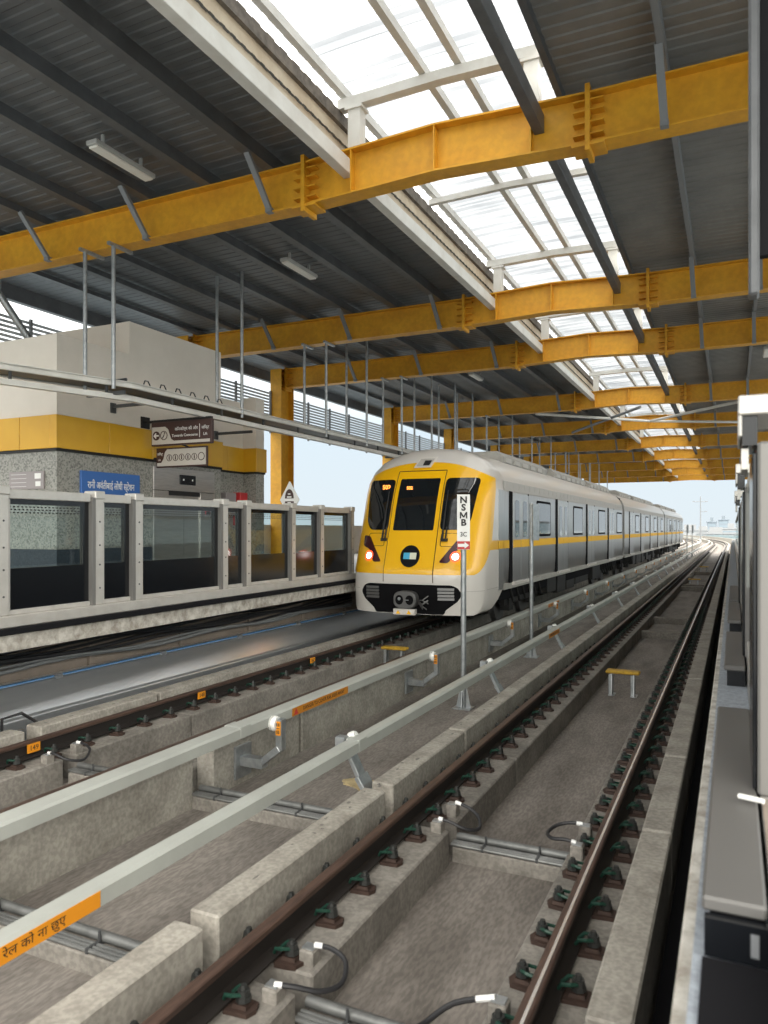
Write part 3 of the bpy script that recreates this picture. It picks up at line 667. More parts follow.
for i in range(len(PY)-1):
    a, b = PY[i]+0.075, PY[i+1]-0.13
    A = lambda o, y, z: (xe(y) - 0.13 + o, y, z)
    rt = empty('platform_screen', (xe(a)-0.13, (a+b)/2, PZ0), sc_labs[i], 'glass screen', 'platform screen panels')
    def fbar(mb, y0, y1, z0, z1, o0, o1): mb.sweep([[A(o0, y, z0), A(o1, y, z0), A(o1, y, z1), A(o0, y, z1)] for y in (y0, y1)])
    mb = MB(); fbar(mb, a, b, 2.55, PZT, -0.07, 0.07); fbar(mb, a, b, PZ0, 1.29, -0.06, 0.06); fbar(mb, a, a+0.05, 1.29, 2.55, -0.05, 0.05); mb.build('frame', M['screenmetal'], rt, bevel=0.008)
    mb = MB(); fbar(mb, a+0.05, b, 2.49, 2.55, -0.03, 0.03); fbar(mb, b-0.09, b, 1.29, 2.49, -0.03, 0.03); fbar(mb, a+0.05, b-0.09, 1.29, 1.76, -0.02, 0.03); mb.build('black_border', M['black'], rt)
    mb = MB(); fbar(mb, a+0.05, b-0.09, 1.76, 2.49, -0.004, 0.004); mb.build('glass_pane', M['glass'], rt)
    mb = MB(); L = b-0.09-(a+0.05); n = max(4, int(L/0.055))
    for r in range(3):
        for k in range(n):
            y0 = a+0.06 + (k+0.25*(r % 2))*(L-0.03)/n; fbar(mb, y0, y0+0.028, 2.455-r*0.033, 2.47-r*0.033, 0.005, 0.007)
    mb.build('dot_strip', M['ink'], rt)

# under the far platform: cables and bright duct
for k in range(7):
    z0 = 0.40 + k*0.042; mb = MB(); pts = []
    for j in range(26):
        y = 2.0 + j*0.55; sag = 0.03*math.sin(y*1.9 + k) - 0.02*(k % 3)*max(0, math.sin((y-9)*0.6))
        pts.append((-8.32 + 0.02*(k % 2) + 0.03*math.sin(y*0.8+k), y, z0 + sag))
    mb.tube(pts, 0.020 if k % 3 else 0.028, 6)
    tag(mb.build('wall_cable', M['cablegrey'] if k in (0, 1) else M['cable'], smooth=True), ['lowest grey cable strung along the wall under the far platform', 'grey cable second from the bottom on the wall under the far platform', 'black cable third from the bottom on the wall under the far platform', 'fourth and middle cable on the wall under the far platform', 'black cable third from the top under the far platform edge', 'black cable second from the top under the far platform edge', 'topmost black cable under the far platform edge'][k], 'cable', 'cables under the far platform')
DU = empty('cable_duct', (-7.9, 12, 0.0), 'long bright aluminium duct cover with a blue edge beside the far track', 'duct')
mb = MB(); mb.sweep([[(-8.38, y, FLOOR), (-7.80, y, FLOOR), (-7.80, y, -0.10), (-7.84, y, -0.07), (-8.095, y, 0.245), (-8.13, y, 0.25), (-8.38, y, 0.25)] for y in (1.0, 24.0)]); mb.build('cover', M['aluminium'], DU, bevel=0.008)
mb = MB(); mb.box(-7.795, -7.14, 0.9, 24.0, FLOOR, FLOOR+0.02); structure(mb, 'gap_shade', M['rubber'])  # black strip laid for the shade between duct and kerb
MB().box(-8.21, -8.14, 1.0, 24.0, 0.25, 0.262).build('blue_film', M['bluefilm'], DU)
mb = MB()
for k in range(10): mb.box(-8.13, -8.08, 3+k*2.0, 3.1+k*2.0, 0.22, 0.285)
mb.build('clips', M['galvpaint'], DU)
mb = MB(); mb.tube([(-7.35, 5.62, -0.2), (-7.25, 5.55, 0.12), (-7.15, 5.72, 0.16), (-7.12, 5.95, -0.02), (-7.2, 6.0, -0.3)], 0.018, 8)
tag(mb.build('loose_cable', M['cable'], smooth=True), 'black cable loop by the bright duct at the left edge', 'cable')

# ------------------------------------------------------------------ running rails
RP = [(-0.075, -0.172), (0.075, -0.172), (0.075, -0.160), (0.012, -0.140), (0.010, -0.045), (0.035, -0.035), (0.036, -0.006), (0.028, 0.0), (-0.028, 0.0), (-0.036, -0.006), (-0.035, -0.035), (-0.010, -0.045), (-0.012, -0.140), (-0.075, -0.160)]
def fastener_mb(x, y, sd):
    mb = MB(); z = -0.20
    mb.mi = 0
    mb.prism([(x+sd*0.07, y-0.07), (x+sd*0.20, y-0.055), (x+sd*0.22, y), (x+sd*0.20, y+0.055), (x+sd*0.07, y+0.07)], lambda a, b: (a, b, z-0.01), lambda a, b: (a, b, z+0.022))
    mb.prism([(x+sd*0.10, y-0.04), (x+sd*0.185, y-0.035), (x+sd*0.185, y+0.035), (x+sd*0.10, y+0.04)], lambda a, b: (a, b, z+0.02), lambda a, b: (x+sd*0.145+(a-x-sd*0.145)*0.9, y+(b-y)*0.9, z+0.042))
    mb.mi = 1; cx = x+sd*0.145
    mb.tube([(cx, y, z+0.05), (cx, y, z+0.075), (cx, y, z+0.0751), (cx, y, z+0.105), (cx, y, z+0.1051), (cx, y, z+0.128)], [0.040, 0.038, 0.033, 0.031, 0.020, 0.016], 8)
    mb.mi = 2
    mb.tube([(x+sd*0.05, y-0.035, z+0.05), (x+sd*0.07, y-0.05, z+0.085), (x+sd*0.115, y-0.055, z+0.095), (x+sd*0.15, y-0.02, z+0.085), (x+sd*0.13, y+0.04, z+0.085), (x+sd*0.085, y+0.055, z+0.075), (x+sd*0.05, y+0.035, z+0.045)], 0.011, 6)
    return mb
FM = [M['plate'], M['bolt'], M['clip']]
FST = {}
def rail(xr, label, sides, shiny=False, y_first=2.15):
    rt = empty('running_rail', (xr, 0, -0.2), label, 'rail', 'running rails of the two tracks')
    mb = MB(); along(mb, [(xr+a, b) for a, b in RP], NEAR, FAR)
    # head faces rusty, web and foot dark
    nprof = len(RP)
    for i in range(len(mb.f)):
        k = i % nprof
        mb.m[i] = 0 if k in (6, 7, 8, 5, 9) else 1
    mb.build('rail_bar', [M['rust'], M['raildark']], rt)
    mb = MB(); along(mb, [(xr-0.002, 0.0002), (xr+0.014, 0.0002), (xr+0.014, 0.0016), (xr-0.002, 0.0016)], NEAR, FAR)
    if shiny: mb.build('worn_strip', M['shine'], rt)
    proto = FST.get('p')
    for sd, cnt, rest in sides:
        base = None
        for k in range(cnt):
            y = y_first + 0.45*k
            key = sd
            if key not in FST:
                o = fastener_mb(xr, y, sd).build('rail_fastener', FM, rt, smooth=True); FST[key] = (o, xr, y)
            else:
                s_, sx_, sy_ = FST[key]; o = s_.copy(); col.objects.link(o); o.parent = rt
                pr = wloc(rt); src = wloc(s_.parent)
                o.location = (xr - sx_ - (pr[0]-src[0]), y - sy_ - (pr[1]-src[1]), 0)
        if rest:
            mb = MB(); y = y_first + 0.45*cnt
            while y < END:
                z = -0.20
                mb.mi = 0; mb.box(min(xr+sd*0.07, xr+sd*0.21), max(xr+sd*0.07, xr+sd*0.21), y-0.06, y+0.06, z-0.01, z+0.03)
                mb.mi = 1; mb.tube([(xr+sd*0.145, y, z+0.02), (xr+sd*0.145, y, z+0.13)], [0.034, 0.014], 6); y += 0.45
            o = mb.build('distant_fasteners', FM[:2], rt); o['kind'] = 'stuff'
    return rt
rail(-2.36, 'rusty rail on the left of the near track, beside the third rail', ((1, 62, True), (-1, 30, False)))
rail(-0.86, 'rail with a bright worn strip on the right of the near track', ((1, 50, True), (-1, 46, True)), True, 2.05)
r3 = rail(-6.65, 'rusty rail of the far track running in front of the train', ((1, 40, True),), False, 4.25)
rail(-5.17, 'rail of the far track hidden beside the cover board, under the train', ((-1, 20, True),))
for y, t in ((5.43, '149'), (8.13, '148'), (11.1, '147')):
    f = MB().box(-6.612, -6.60, y-0.075, y+0.075, -0.12, -0.03).build('number_tag', M['orange'], r3)
    text('tag_number', t, 0.075, (-6.599, y, -0.075), ROT_FACE_X, M['ink'], f, depth=0.001)

# ------------------------------------------------------------------ third rails under cover boards
def third(x0, x1, label, toward, ys_br, joints, lab_range, deva):
    """toward: +1 if its supporting kerb lies to the right"""
    rt = empty('third_rail', ((x0+x1)/2, 0, 0.05), label, 'third rail', 'cover-boarded third rails between the tracks')
    mb = MB(); along(mb, [(x0, 0.185), (x1, 0.185), (x1, 0.275), (x1-0.02, 0.292), (x0+0.02, 0.292), (x0, 0.275)], NEAR, FAR); mb.build('cover_board', M['grp'], rt)
    mb = MB(); along(mb, rect((x0+x1)/2-0.045, (x0+x1)/2+0.015, 0.165, 0.184), NEAR, FAR); mb.build('conductor_bar', M['cast'], rt)
    for j in joints: MB().box(x0-0.004, x1+0.004, j-0.042, j+0.12, 0.183, 0.2945).build('joint_sleeve', M['grp'], rt, bevel=0.003)
    for y in ys_br:
        if toward > 0:      # bracket rooted at the foot of the kerb on the right, white insulator on the far side
            mb = MB(); xk = -2.82
            mb.bar((x1-0.10, y, 0.15), (x1+0.01, y, -0.06), 0.13, 0.04, up=(1, 0, 0.3)); mb.bar((x1-0.005, y, -0.03), (xk-0.02, y, -0.36), 0.19, 0.045, up=(1, 0, 1))
            mb.box(xk-0.10, xk, y-0.10, y+0.10, FLOOR, -0.20); mb.build('bracket', M['galv'], rt, bevel=0.005)
            mb = MB(); mb.box(x0-0.12, x0-0.02, y-0.05, y+0.05, 0.10, 0.30); mb.build('claw', M['galv'], rt, bevel=0.01)
            mb = MB(); mb.tube([(x0-0.02, y+0.10, 0.26), (x0+0.02, y+0.10, 0.29), (x0+0.03, y+0.10, 0.295)], [0.06, 0.05, 0.04], 10); mb.build('insulator', M['insul'], rt, smooth=True)
        else:               # bracket bolted to the side of the kerb on the left, upright with number plate on the near side
            mb = MB(); xk = -4.69; xu = x1+0.09
            mb.box(xk, xk+0.03, y-0.14, y+0.14, -0.40, -0.06)
            mb.box(xk+0.02, xk+0.30, y-0.07, y+0.05, -0.27, -0.17)
            mb.bar((xk+0.26, y, -0.22), (xu, y, -0.04), 0.10, 0.07, up=(1, 0, 0)); mb.box(xu-0.035, xu+0.035, y-0.045, y+0.045, -0.06, 0.26); mb.build('bracket', M['galv'], rt, bevel=0.005)
            mb = MB(); mb.tube([(x1-0.02, y-0.02, 0.21), (x1+0.005, y-0.02, 0.21), (x1+0.0051, y-0.02, 0.21), (x1+0.03, y-0.02, 0.21), (x1+0.0301, y-0.02, 0.21), (x1+0.07, y-0.02, 0.21)], [0.07, 0.075, 0.055, 0.055, 0.08, 0.07], 14); mb.build('insulator', M['insul'], rt, smooth=True)
            np_ = MB().box(xu-0.028, xu+0.028, y-0.052, y-0.045, 0.10, 0.24).build('number_plate', M['orange'], rt)
            mb = MB()
            for (a, b, c, d) in ((-.018, -.006, .19, .225), (.004, .018, .19, .225), (-.018, .018, .165, .175), (-.016, -.004, .115, .15), (.004, .016, .115, .15)): mb.box(xu+a, xu+b, y-0.054, y-0.052, c, d)
            mb.build('plate_figures', M['ink'], np_)
    for (a, b, clr) in lab_range:
        lb = MB().box(x1-0.001, x1+0.004, a, b, 0.188, 0.274).build('warning_label', M[clr], rt)
        if deva: text('label_lettering', 'सावधान थर्ड रेल को ना छुए', 0.062, (x1+0.005, (a+b)/2, 0.232), ROT_FACE_X, M['ink'], lb, sx=1.15, depth=0.0006)
        else:
            text('label_lettering', 'DANGER TO COVER RAIL KEEP AWAY', 0.058, (x1+0.005, (a+b)/2+0.06, 0.232), ROT_FACE_X, M['ink'], lb, sx=0.95, depth=0.0006)
            mb = MB(); tri = [(a+0.03, 0.20), (a+0.12, 0.20), (a+0.075, 0.265)]; mb.prism(tri, lambda y, z: (x1+0.004, y, z), lambda y, z: (x1+0.006, y, z)); mb.build('hazard_sign', M['inkred'], lb)
    return rt
third(-3.19, -3.06, 'near grey cover board over the third rail with an orange Devanagari label', 1, [1.7 + 4.3*k for k in range(19)], [6.0, 14.6, 23.2, 31.8, 44, 58], [(1.75, 2.93, 'orange'), (13.6, 14.5, 'orangedirty')], True)
third(-4.48, -4.29, 'far grey cover board over the third rail, carried on kerb brackets', -1, [2.0 + 4.42*k for k in range(18)], [5.9, 14.9, 23.8, 36, 50], [(6.78, 8.05, 'orangedirty'), (19.0, 20.3, 'orangedirty')], False)

# ------------------------------------------------------------------ conduits across the beds
def conduit(x0, x1, y, label, n=3):
    rt = empty('cable_conduit', ((x0+x1)/2, y, -0.38), label, 'conduit', 'conduit bundles crossing the track beds')
    mb = MB(); mb.tube([(x0, y+0.05, -0.318), (x1, y+0.05, -0.318)], 0.032, 10); mb.build('large_pipe', M['pipe'], rt, smooth=True)
    mb = MB()
    for k in range(n): mb.tube([(x0, y-0.015-0.032*k, -0.338), (x1, y-0.015-0.032*k, -0.338)], 0.0145, 8)
    mb.build('small_pipes', M['pipe'], rt, smooth=True)
    m = max(2, int((x1-x0)/0.42))
    for k in range(m):
        x = x0 + (k+0.6)*(x1-x0)/(m+0.2); mb = MB(); mb.box(x-0.010, x+0.010, y-0.095, y+0.09, -0.354, -0.322); mb.tube([(x, y+0.01, -0.33), (x, y+0.01, -0.265)], [0.010, 0.008], 6); mb.build('saddle_clamp', M['darksteel'], rt)
conduit(-2.06, -1.10, 3.36, 'conduit bundle across the near track bed at the bottom edge of the photo')
conduit(-2.06, -1.10, 5.72, 'conduit bundle across the near track bed between the two jumper loops')
conduit(-4.70, -2.80, 3.36, 'conduit bundle between the tracks below the orange Devanagari label')
conduit(-4.70, -2.80, 5.72, 'conduit bundle between the tracks beside the mortar patch')
conduit(-6.34, -5.41, 5.72, 'conduit bundle across the far track bed below the numbered rail tag')
def jumper(pts, blocks, label):
    rt = empty('jumper_cable', pts[0], label, 'jumper cable', 'earth jumper loops bridging the plinth gaps')
    P_ = [Vector(p) for p in pts]; fine = []
    for i in range(len(P_)-1):
        p0, p1, p2, p3 = P_[max(i-1, 0)], P_[i], P_[i+1], P_[min(i+2, len(P_)-1)]
        for t in (0, .25, .5, .75):
            fine.append(0.5*((2*p1)+(p2-p0)*t+(2*p0-5*p1+4*p2-p3)*t*t+(3*p1-p0-3*p2+p3)*t**3))
    fine.append(P_[-1]); k = 3
    mb = MB(); mb.tube(fine[k-1:len(fine)-k+1], 0.014, 8); mb.build('cable', M['cable'], rt, smooth=True)
    for seg in (fine[:k], fine[-k:]):
        mb = MB(); mb.tube(seg, 0.016, 8); mb.build('ferrule', M['ferrule'], rt, smooth=True)
    for (x, y, z) in blocks:
        mb = MB(); mb.box(x-0.045, x+0.045, y-0.05, y+0.05, -0.21, z); mb.build('anchor_block', M['plinth'], rt, bevel=0.008)
        mb = MB(); mb.box(x-0.035, x+0.035, y-0.03, y+0.03, z, z+0.008); mb.build('terminal', M['galv'], rt)
jumper([(-2.12, 3.18, -0.12), (-2.03, 3.22, -0.13), (-1.92, 3.30, -0.17), (-1.86, 3.42, -0.18), (-1.90, 3.54, -0.14), (-2.00, 3.57, -0.11), (-2.10, 3.55, -0.10)], [(-2.13, 3.19, -0.13), (-2.13, 3.55, -0.12)], 'black jumper loop at the lower left end of the near track bed')
jumper([(-2.12, 5.52, -0.10), (-2.03, 5.52, -0.11), (-1.90, 5.55, -0.16), (-1.83, 5.66, -0.18), (-1.88, 5.79, -0.14), (-1.98, 5.84, -0.10), (-2.10, 5.86, -0.08)], [(-2.13, 5.52, -0.12), (-2.13, 5.87, -0.10)], 'black jumper loop beside the rusty near rail at the conduit crossing')
jumper([(-1.04, 5.50, -0.09), (-1.12, 5.50, -0.08), (-1.22, 5.53, -0.10), (-1.28, 5.64, -0.11), (-1.24, 5.75, -0.09), (-1.15, 5.80, -0.07), (-1.05, 5.82, -0.07)], [(-1.03, 5.50, -0.10), (-1.03, 5.83, -0.08)], 'black jumper loop on the left of the worn rail at the conduit crossing')
jumper([(-1.03, 3.16, -0.09), (-1.12, 3.16, -0.08), (-1.26, 3.17, -0.11), (-1.37, 3.22, -0.16), (-1.36, 3.34, -0.2), (-1.25, 3.46, -0.14), (-1.05, 3.5, -0.08)], [(-1.03, 3.16, -0.10), (-1.03, 3.5, -0.09)], 'black jumper loop at the bottom edge of the photo')
jumper([(-6.38, 5.42, -0.10), (-6.28, 5.42, -0.10), (-6.15, 5.46, -0.15), (-6.08, 5.60, -0.18), (-6.14, 5.74, -0.13), (-6.25, 5.78, -0.09), (-6.37, 5.78, -0.08)], [(-6.39, 5.42, -0.12), (-6.39, 5.79, -0.10)], 'black jumper loop beside the far track rail')

# ------------------------------------------------------------------ yellow topped beacon stands
def beacon(x, y, label):
    rt = empty('beacon_stand', (x, y, FLOOR), label, 'beacon stand', 'yellow topped stands between the rails')
    mb = MB(); mb.box(x-0.26, x+0.26, y-0.10, y+0.10, -0.115, -0.065); mb.build('yellow_top', M['benchyellow'], rt, bevel=0.015)
    for s in (-1, 1):
        mb = MB(); xx = x + s*0.17
        mb.prism([(-0.08, FLOOR+0.012), (0.08, FLOOR+0.012), (0.045, -0.115), (-0.045, -0.115)], lambda a, z: (xx-0.012, y+a, z), lambda a, z: (xx+0.012, y+a, z))
        mb.box(xx-0.05, xx+0.05, y-0.11, y+0.11, FLOOR, FLOOR+0.014); mb.box(xx-0.05, xx+0.01, y-0.045, y-0.03, FLOOR+0.01, -0.13); mb.build('leg', M['galv'], rt, bevel=0.003)
beacon(-1.60, 12.4, 'yellow topped stand on the near track bed, the one closest to the camera')
beacon(-1.60, 36.6, 'yellow topped stand on the near track bed, second from the camera')
beacon(-1.60, 49.0, 'yellow topped stand on the near track bed, the farthest one')
beacon(-5.90, 13.0, 'yellow topped stand in front of the train nose')

# ------------------------------------------------------------------ stopping position boards
def pole_base(mb, x, y):
    mb.box(x-0.14, x+0.14, y-0.12, y+0.12, FLOOR, FLOOR+0.02)
    for dx, dy in ((1, 0), (-1, 0), (0, 1), (0, -1)):
        mb.prism([(0.03, FLOOR+0.02), (0.115, FLOOR+0.02), (0.045, FLOOR+0.34), (0.03, FLOOR+0.34)], lambda a, z: (x+dx*a-dy*0.006, y+dy*a-dx*0.006, z), lambda a, z: (x+dx*a+dy*0.006, y+dy*a+dx*0.006, z))
sx_, sy_ = -3.64, 10.5
SP = empty('marker_post', (sx_, sy_, FLOOR), 'white NSMB marker board with a red arrow on a grey post before the train', 'marker board')
mb = MB(); mb.tube([(sx_, sy_, FLOOR), (sx_, sy_, 2.70)], 0.042, 12); mb.build('post', M['galv'], SP, smooth=True)
mb = MB(); pole_base(mb, sx_, sy_); mb.build('base', M['galv'], SP)
cy = math.cos(R(20)); ssn = math.sin(R(20))
ax = Vector((cy, ssn, 0)); nm = Vector((ssn, -cy, 0))     # board turned towards the platform end
def brd(mb, u0, u1, z0, z1, d0, d1):
    o = Vector((sx_, sy_, 0)); vs = []
    for d in (d0, d1):
        for u, z in ((u0, z0), (u1, z0), (u1, z1), (u0, z1)): vs.append(o + ax*u + nm*d + Vector((0, 0, z)))
    mb.add(vs, [(0,1,2,3),(7,6,5,4),(0,4,5,1),(1,5,6,2),(2,6,7,3),(3,7,4,0)])
mb = MB(); brd(mb, -0.095, 0.095, 1.90, 2.72, 0.045, 0.065); board = mb.build('board', M['white'], SP)
rotb = face_rot(ax, (0, 0, 1)); o0 = Vector((sx_, sy_, 0)) + nm*0.072
for k, ch in enumerate('NSMB'):
    zc = 2.635-k*0.112
    if ch != 'M': text('board_letter', ch, 0.135, o0 + Vector((0, 0, zc)), rotb, M['ink'], board, bold=0.0045, sx=1.05)
    else:
        mb = MB(); pt = lambda u, z: o0 + ax*u + Vector((0, 0, zc+z))
        for (u0, z0_, u1, z1_, w_) in ((-0.045, -0.048, -0.045, 0.048, 0.019), (0.045, -0.048, 0.045, 0.048, 0.019), (-0.043, 0.044, 0.0, -0.030, 0.020), (0.043, 0.044, 0.0, -0.030, 0.020)):
            mb.bar(pt(u0, z0_), pt(u1, z1_), 0.004, w_, up=tuple(ax))
        mb.build('board_letter', M['ink'], board)
text('board_letter', '3C', 0.095, o0 + Vector((0, 0, 2.125)), rotb, M['ink'], board, sx=0.9, bold=0.001)
mb = MB(); brd(mb, -0.094, 0.094, 1.905, 2.025, 0.065, 0.072); mb.build('arrow_panel', M['inkred'], board)
mb = MB(); brd(mb, -0.085, 0.02, 1.942, 1.988, 0.072, 0.076)
vs = [Vector((sx_, sy_, 0)) + ax*u + nm*d + Vector((0, 0, z)) for d in (0.072, 0.076) for u, z in ((0.015, 1.915), (0.08, 1.965), (0.015, 2.015))]
mb.add(vs, [(0,1,2),(5,4,3),(0,3,4,1),(1,4,5,2),(2,5,3,0)]); mb.build('arrow', M['white'], board)
def side_post(x, y, label, tall=2.75):
    rt = empty('marker_post', (x, y, FLOOR), label, 'marker board')
    mb = MB(); mb.tube([(x, y, FLOOR), (x, y, tall)], 0.04, 10); mb.build('post', M['galv'], rt, smooth=True)
    mb = MB(); pole_base(mb, x, y); mb.build('base', M['galv'], rt)
    mb = MB(); mb.bar((x+0.05, y-0.10, tall-0.40), (x+0.13, y+0.12, tall-0.40), 0.015, 0.76); mb.build('board', M['galv'], rt)
side_post(-3.81, 15.3, 'grey post with a board seen edge-on, beside the first train car')
side_post(-3.75, 72.0, 'thin marker post far down between the tracks, left of two', 2.6)
side_post(-3.55, 77.0, 'thin marker post far down between the tracks, right of two', 2.6)

# ------------------------------------------------------------------ the train
TXC, TY = -5.9, 13.6
T = empty('metro_train', (TXC, TY, 0), 'yellow fronted steel metro train standing at the far platform', 'train')
HALF = [(1.36, 0.92), (1.43, 1.10), (1.45, 1.4), (1.45, 2.2), (1.45, 3.02), (1.425, 3.25), (1.33, 3.48), (1.15, 3.68), (0.88, 3.82), (0.5, 3.93), (0.0, 3.97)]
OUT = HALF + [(-x, z) for x, z in reversed(HALF[:-1])]          # right bottom, over the roof, left bottom
CZ = 2.35
def densify(pts, n):
    out = []
    for (a, b), (c, d) in zip(pts, pts[1:]):
        for k in range(n): out.append((a+(c-a)*k/n, b+(d-b)*k/n))
    out.append(pts[-1]); return out
NH = [(1.28, 0.50), (1.36, 0.56), (1.42, 0.72), (1.445, 1.0)] + HALF[2:]
NOUT = NH + [(-x, z) for x, z in reversed(NH[:-1])]
LOOP = densify(NOUT, 4) + [(-1.28+2.56*k/12.0, 0.50) for k in range(1, 12)]      # outline of the nose shell
EXT = [(1.45, -1.3)] + HALF[2:] + [(-x, z) for x, z in reversed(HALF[2:-1])] + [(-1.45, -1.3)]
def out_r(x, z):
    """how far out (0..1) towards the outline a point of the front lies"""
    dx, dz = x, z-CZ
    if abs(dx) < 1e-9 and abs(dz) < 1e-9: return 0.0
    best = 9.0
    n = len(EXT)
    for i in range(n):
        ax_, az_ = EXT[i]; bx_, bz_ = EXT[(i+1) % n]
        az_ -= CZ; bz_ -= CZ
        den = dx*(bz_-az_) - dz*(bx_-ax_)
        if abs(den) < 1e-12: continue
        t = (ax_*(bz_-az_) - az_*(bx_-ax_)) / den
        u = (ax_*dz - az_*dx) / den
        if t > 0 and -1e-6 <= u <= 1+1e-6: best = min(best, t)
    return 1.0/best
def yf(x, z):
    s = min(1.0, out_r(x, z))
    y = 0.74*(1-(1-s**2.6)**(1/2.6))
    return y + 0.345*max(0.0, z-1.35) + 0.10*max(0.0, 0.95-z)
def TP(x, y, z): return (TXC+x, TY+y, z)
# livery: which parts of the shell are painted yellow is decided by position on the shell
def livery():
    m = bpy.data.materials.new('train livery'); m.use_nodes = True
    n, l = m.node_tree.nodes, m.node_tree.links; b = n['Principled BSDF']
    tc = n.new('ShaderNodeTexCoord'); sp = n.new('ShaderNodeSeparateXYZ'); l.new(tc.outputs['Object'], sp.inputs[0])
    def mth(op, a, b_=None, c=None):
        k = n.new('ShaderNodeMath'); k.operation = op
        for i, v in enumerate((a, b_, c)):
            if v is None: continue
            if isinstance(v, (int, float)): k.inputs[i].default_value = v
            else: l.new(v, k.inputs[i])
        return k.outputs[0]
    X, Y, Z = sp.outputs
    ax2 = mth('MULTIPLY', mth('POWER', mth('ABSOLUTE', X), 2.4), 0.15)
    arch = mth('SUBTRACT', 3.62, ax2)
    low = mth('GREATER_THAN', Z, 1.30); high = mth('LESS_THAN', Z, arch)
    dz = mth('SUBTRACT', Z, 1.30)
    yb = mth('ADD', 0.30, mth('MULTIPLY', 1.05, mth('POWER', mth('MINIMUM', mth('MAXIMUM', dz, 0.0), 0.6), 0.8)))
    yb = mth('ADD', yb, mth('MULTIPLY', 0.26, mth('MAXIMUM', mth('SUBTRACT', Z, 1.9), 0.0)))
    front = mth('LESS_THAN', Y, yb)
    mask = mth('MULTIPLY', mth('MULTIPLY', low, high), front)
    band = mth('MULTIPLY', mth('GREATER_THAN', Z, 1.78), mth('LESS_THAN', Z, 1.97))
    mask = mth('MAXIMUM', mask, band)
    mx = n.new('ShaderNodeMix'); mx.data_type = 'RGBA'; l.new(mask, mx.inputs[0])
    mx.inputs[6].default_value = (0.60, 0.575, 0.54, 1); mx.inputs[7].default_value = (0.82, 0.44, 0.006, 1)
    l.new(mx.outputs[2], b.inputs['Base Color']); b.inputs['Roughness'].default_value = 0.28; b.inputs['Coat Weight'].default_value = 0.4; b.inputs['Coat Roughness'].default_value = 0.08
    return m
M['livery'] = livery()
rings = []
for s in [0.02] + [k/14.0 for k in range(1, 13)] + [0.89, 0.92, 0.95, 0.97, 0.985, 0.995, 1.0]:
    rings.append([TP(x*s, yf(x*s, CZ+(z-CZ)*s), CZ+(z-CZ)*s) for x, z in LOOP])
def yend(z): return 1.20 + (z-0.5)/0.45*0.65 if z < 0.95 else 1.87
for k in (0.3, 0.65, 1.0):
    rings.append([TP(x, yf(x, z) + (max(yend(z), yf(x, z)+0.05)-yf(x, z))*k, z) for x, z in LOOP])
mb = MB(); mb.sweep(rings)
# shell closes above the black shade patch: faces of the front between z 0.92 and 1.12 stay as bumper
nose = mb.build('cab_nose', M['livery'], T, smooth=True)
def patch(poly, off, th_name, m, parent, step=0.07, th=0.012):
    """a panel that follows the nose surface: outline poly in (x, z)"""
    n = len(poly); xs = [p[0] for p in poly]; zs = [p[1] for p in poly]
    def inside(x, z):
        c = False; j = n-1
        for i in range(n):
            if (zs[i] > z) != (zs[j] > z) and x < (xs[j]-xs[i])*(z-zs[i])/(zs[j]-zs[i])+xs[i]: c = not c
            j = i
        return c
    edge = []
    for i in range(n):
        a, b = poly[i], poly[(i+1) % n]; L = math.hypot(b[0]-a[0], b[1]-a[1]); k = max(1, int(L/step))
        edge += [(a[0]+(b[0]-a[0])*t/k, a[1]+(b[1]-a[1])*t/k) for t in range(k)]
    ne = len(edge); pts = [Vector(p) for p in edge]
    x = min(xs)+step/2
    while x < max(xs):
        z = min(zs)+step/2
        while z < max(zs):
            if inside(x, z) and min(math.hypot(x-e[0], z-e[1]) for e in edge) > step*0.45: pts.append(Vector((x, z)))
            z += step
        x += step
    v, e, f, *_ = delaunay_2d_cdt(pts, [], [list(range(ne))], 1, 1e-5)
    mb = MB(); nv = len(v)
    mb.add([TP(p[0], yf(p[0], p[1])-off, p[1]) for p in v] + [TP(p[0], yf(p[0], p[1])+0.01, p[1]) for p in edge], f)
    mb.f += [(i, (i+1) % ne, nv+(i+1) % ne, nv+i) for i in range(ne)]; mb.m += [0]*ne
    return mb.build(th_name, m, parent, smooth=True)
def rounded(x0, x1, z0, z1, r=0.06, k=4):
    out = []
    for cx, cz, a0 in ((x1-r, z1-r, 0), (x0+r, z1-r, 90), (x0+r, z0+r, 180), (x1-r, z0+r, 270)):
        for t in range(k+1): a = R(a0+90*t/k); out.append((cx+r*math.cos(a), cz+r*math.sin(a)))
    return out
def fillet(pts, r=0.07, k=4):
    out = []; n = len(pts)
    for i in range(n):
        p, a, b = Vector(pts[i]), Vector(pts[i-1]), Vector(pts[(i+1) % n])
        d1, d2 = (a-p), (b-p); rr = min(r, d1.length*0.45, d2.length*0.45); s, e_ = p+d1.normalized()*rr, p+d2.normalized()*rr
        for t in range(k+1):
            u = t/k; out.append(tuple((s*(1-u)+p*u)*(1-u) + (p*(1-u)+e_*u)*u))
    return out
door = patch(rounded(-0.53, 0.53, 1.14, 3.42, 0.05), 0.010, 'cab_door', M['tyellow'], T)
patch([(-0.53, 1.14), (0.53, 1.14), (0.53, 1.298), (-0.53, 1.298)], 0.0125, 'door_skirt', M['twhite'], door)
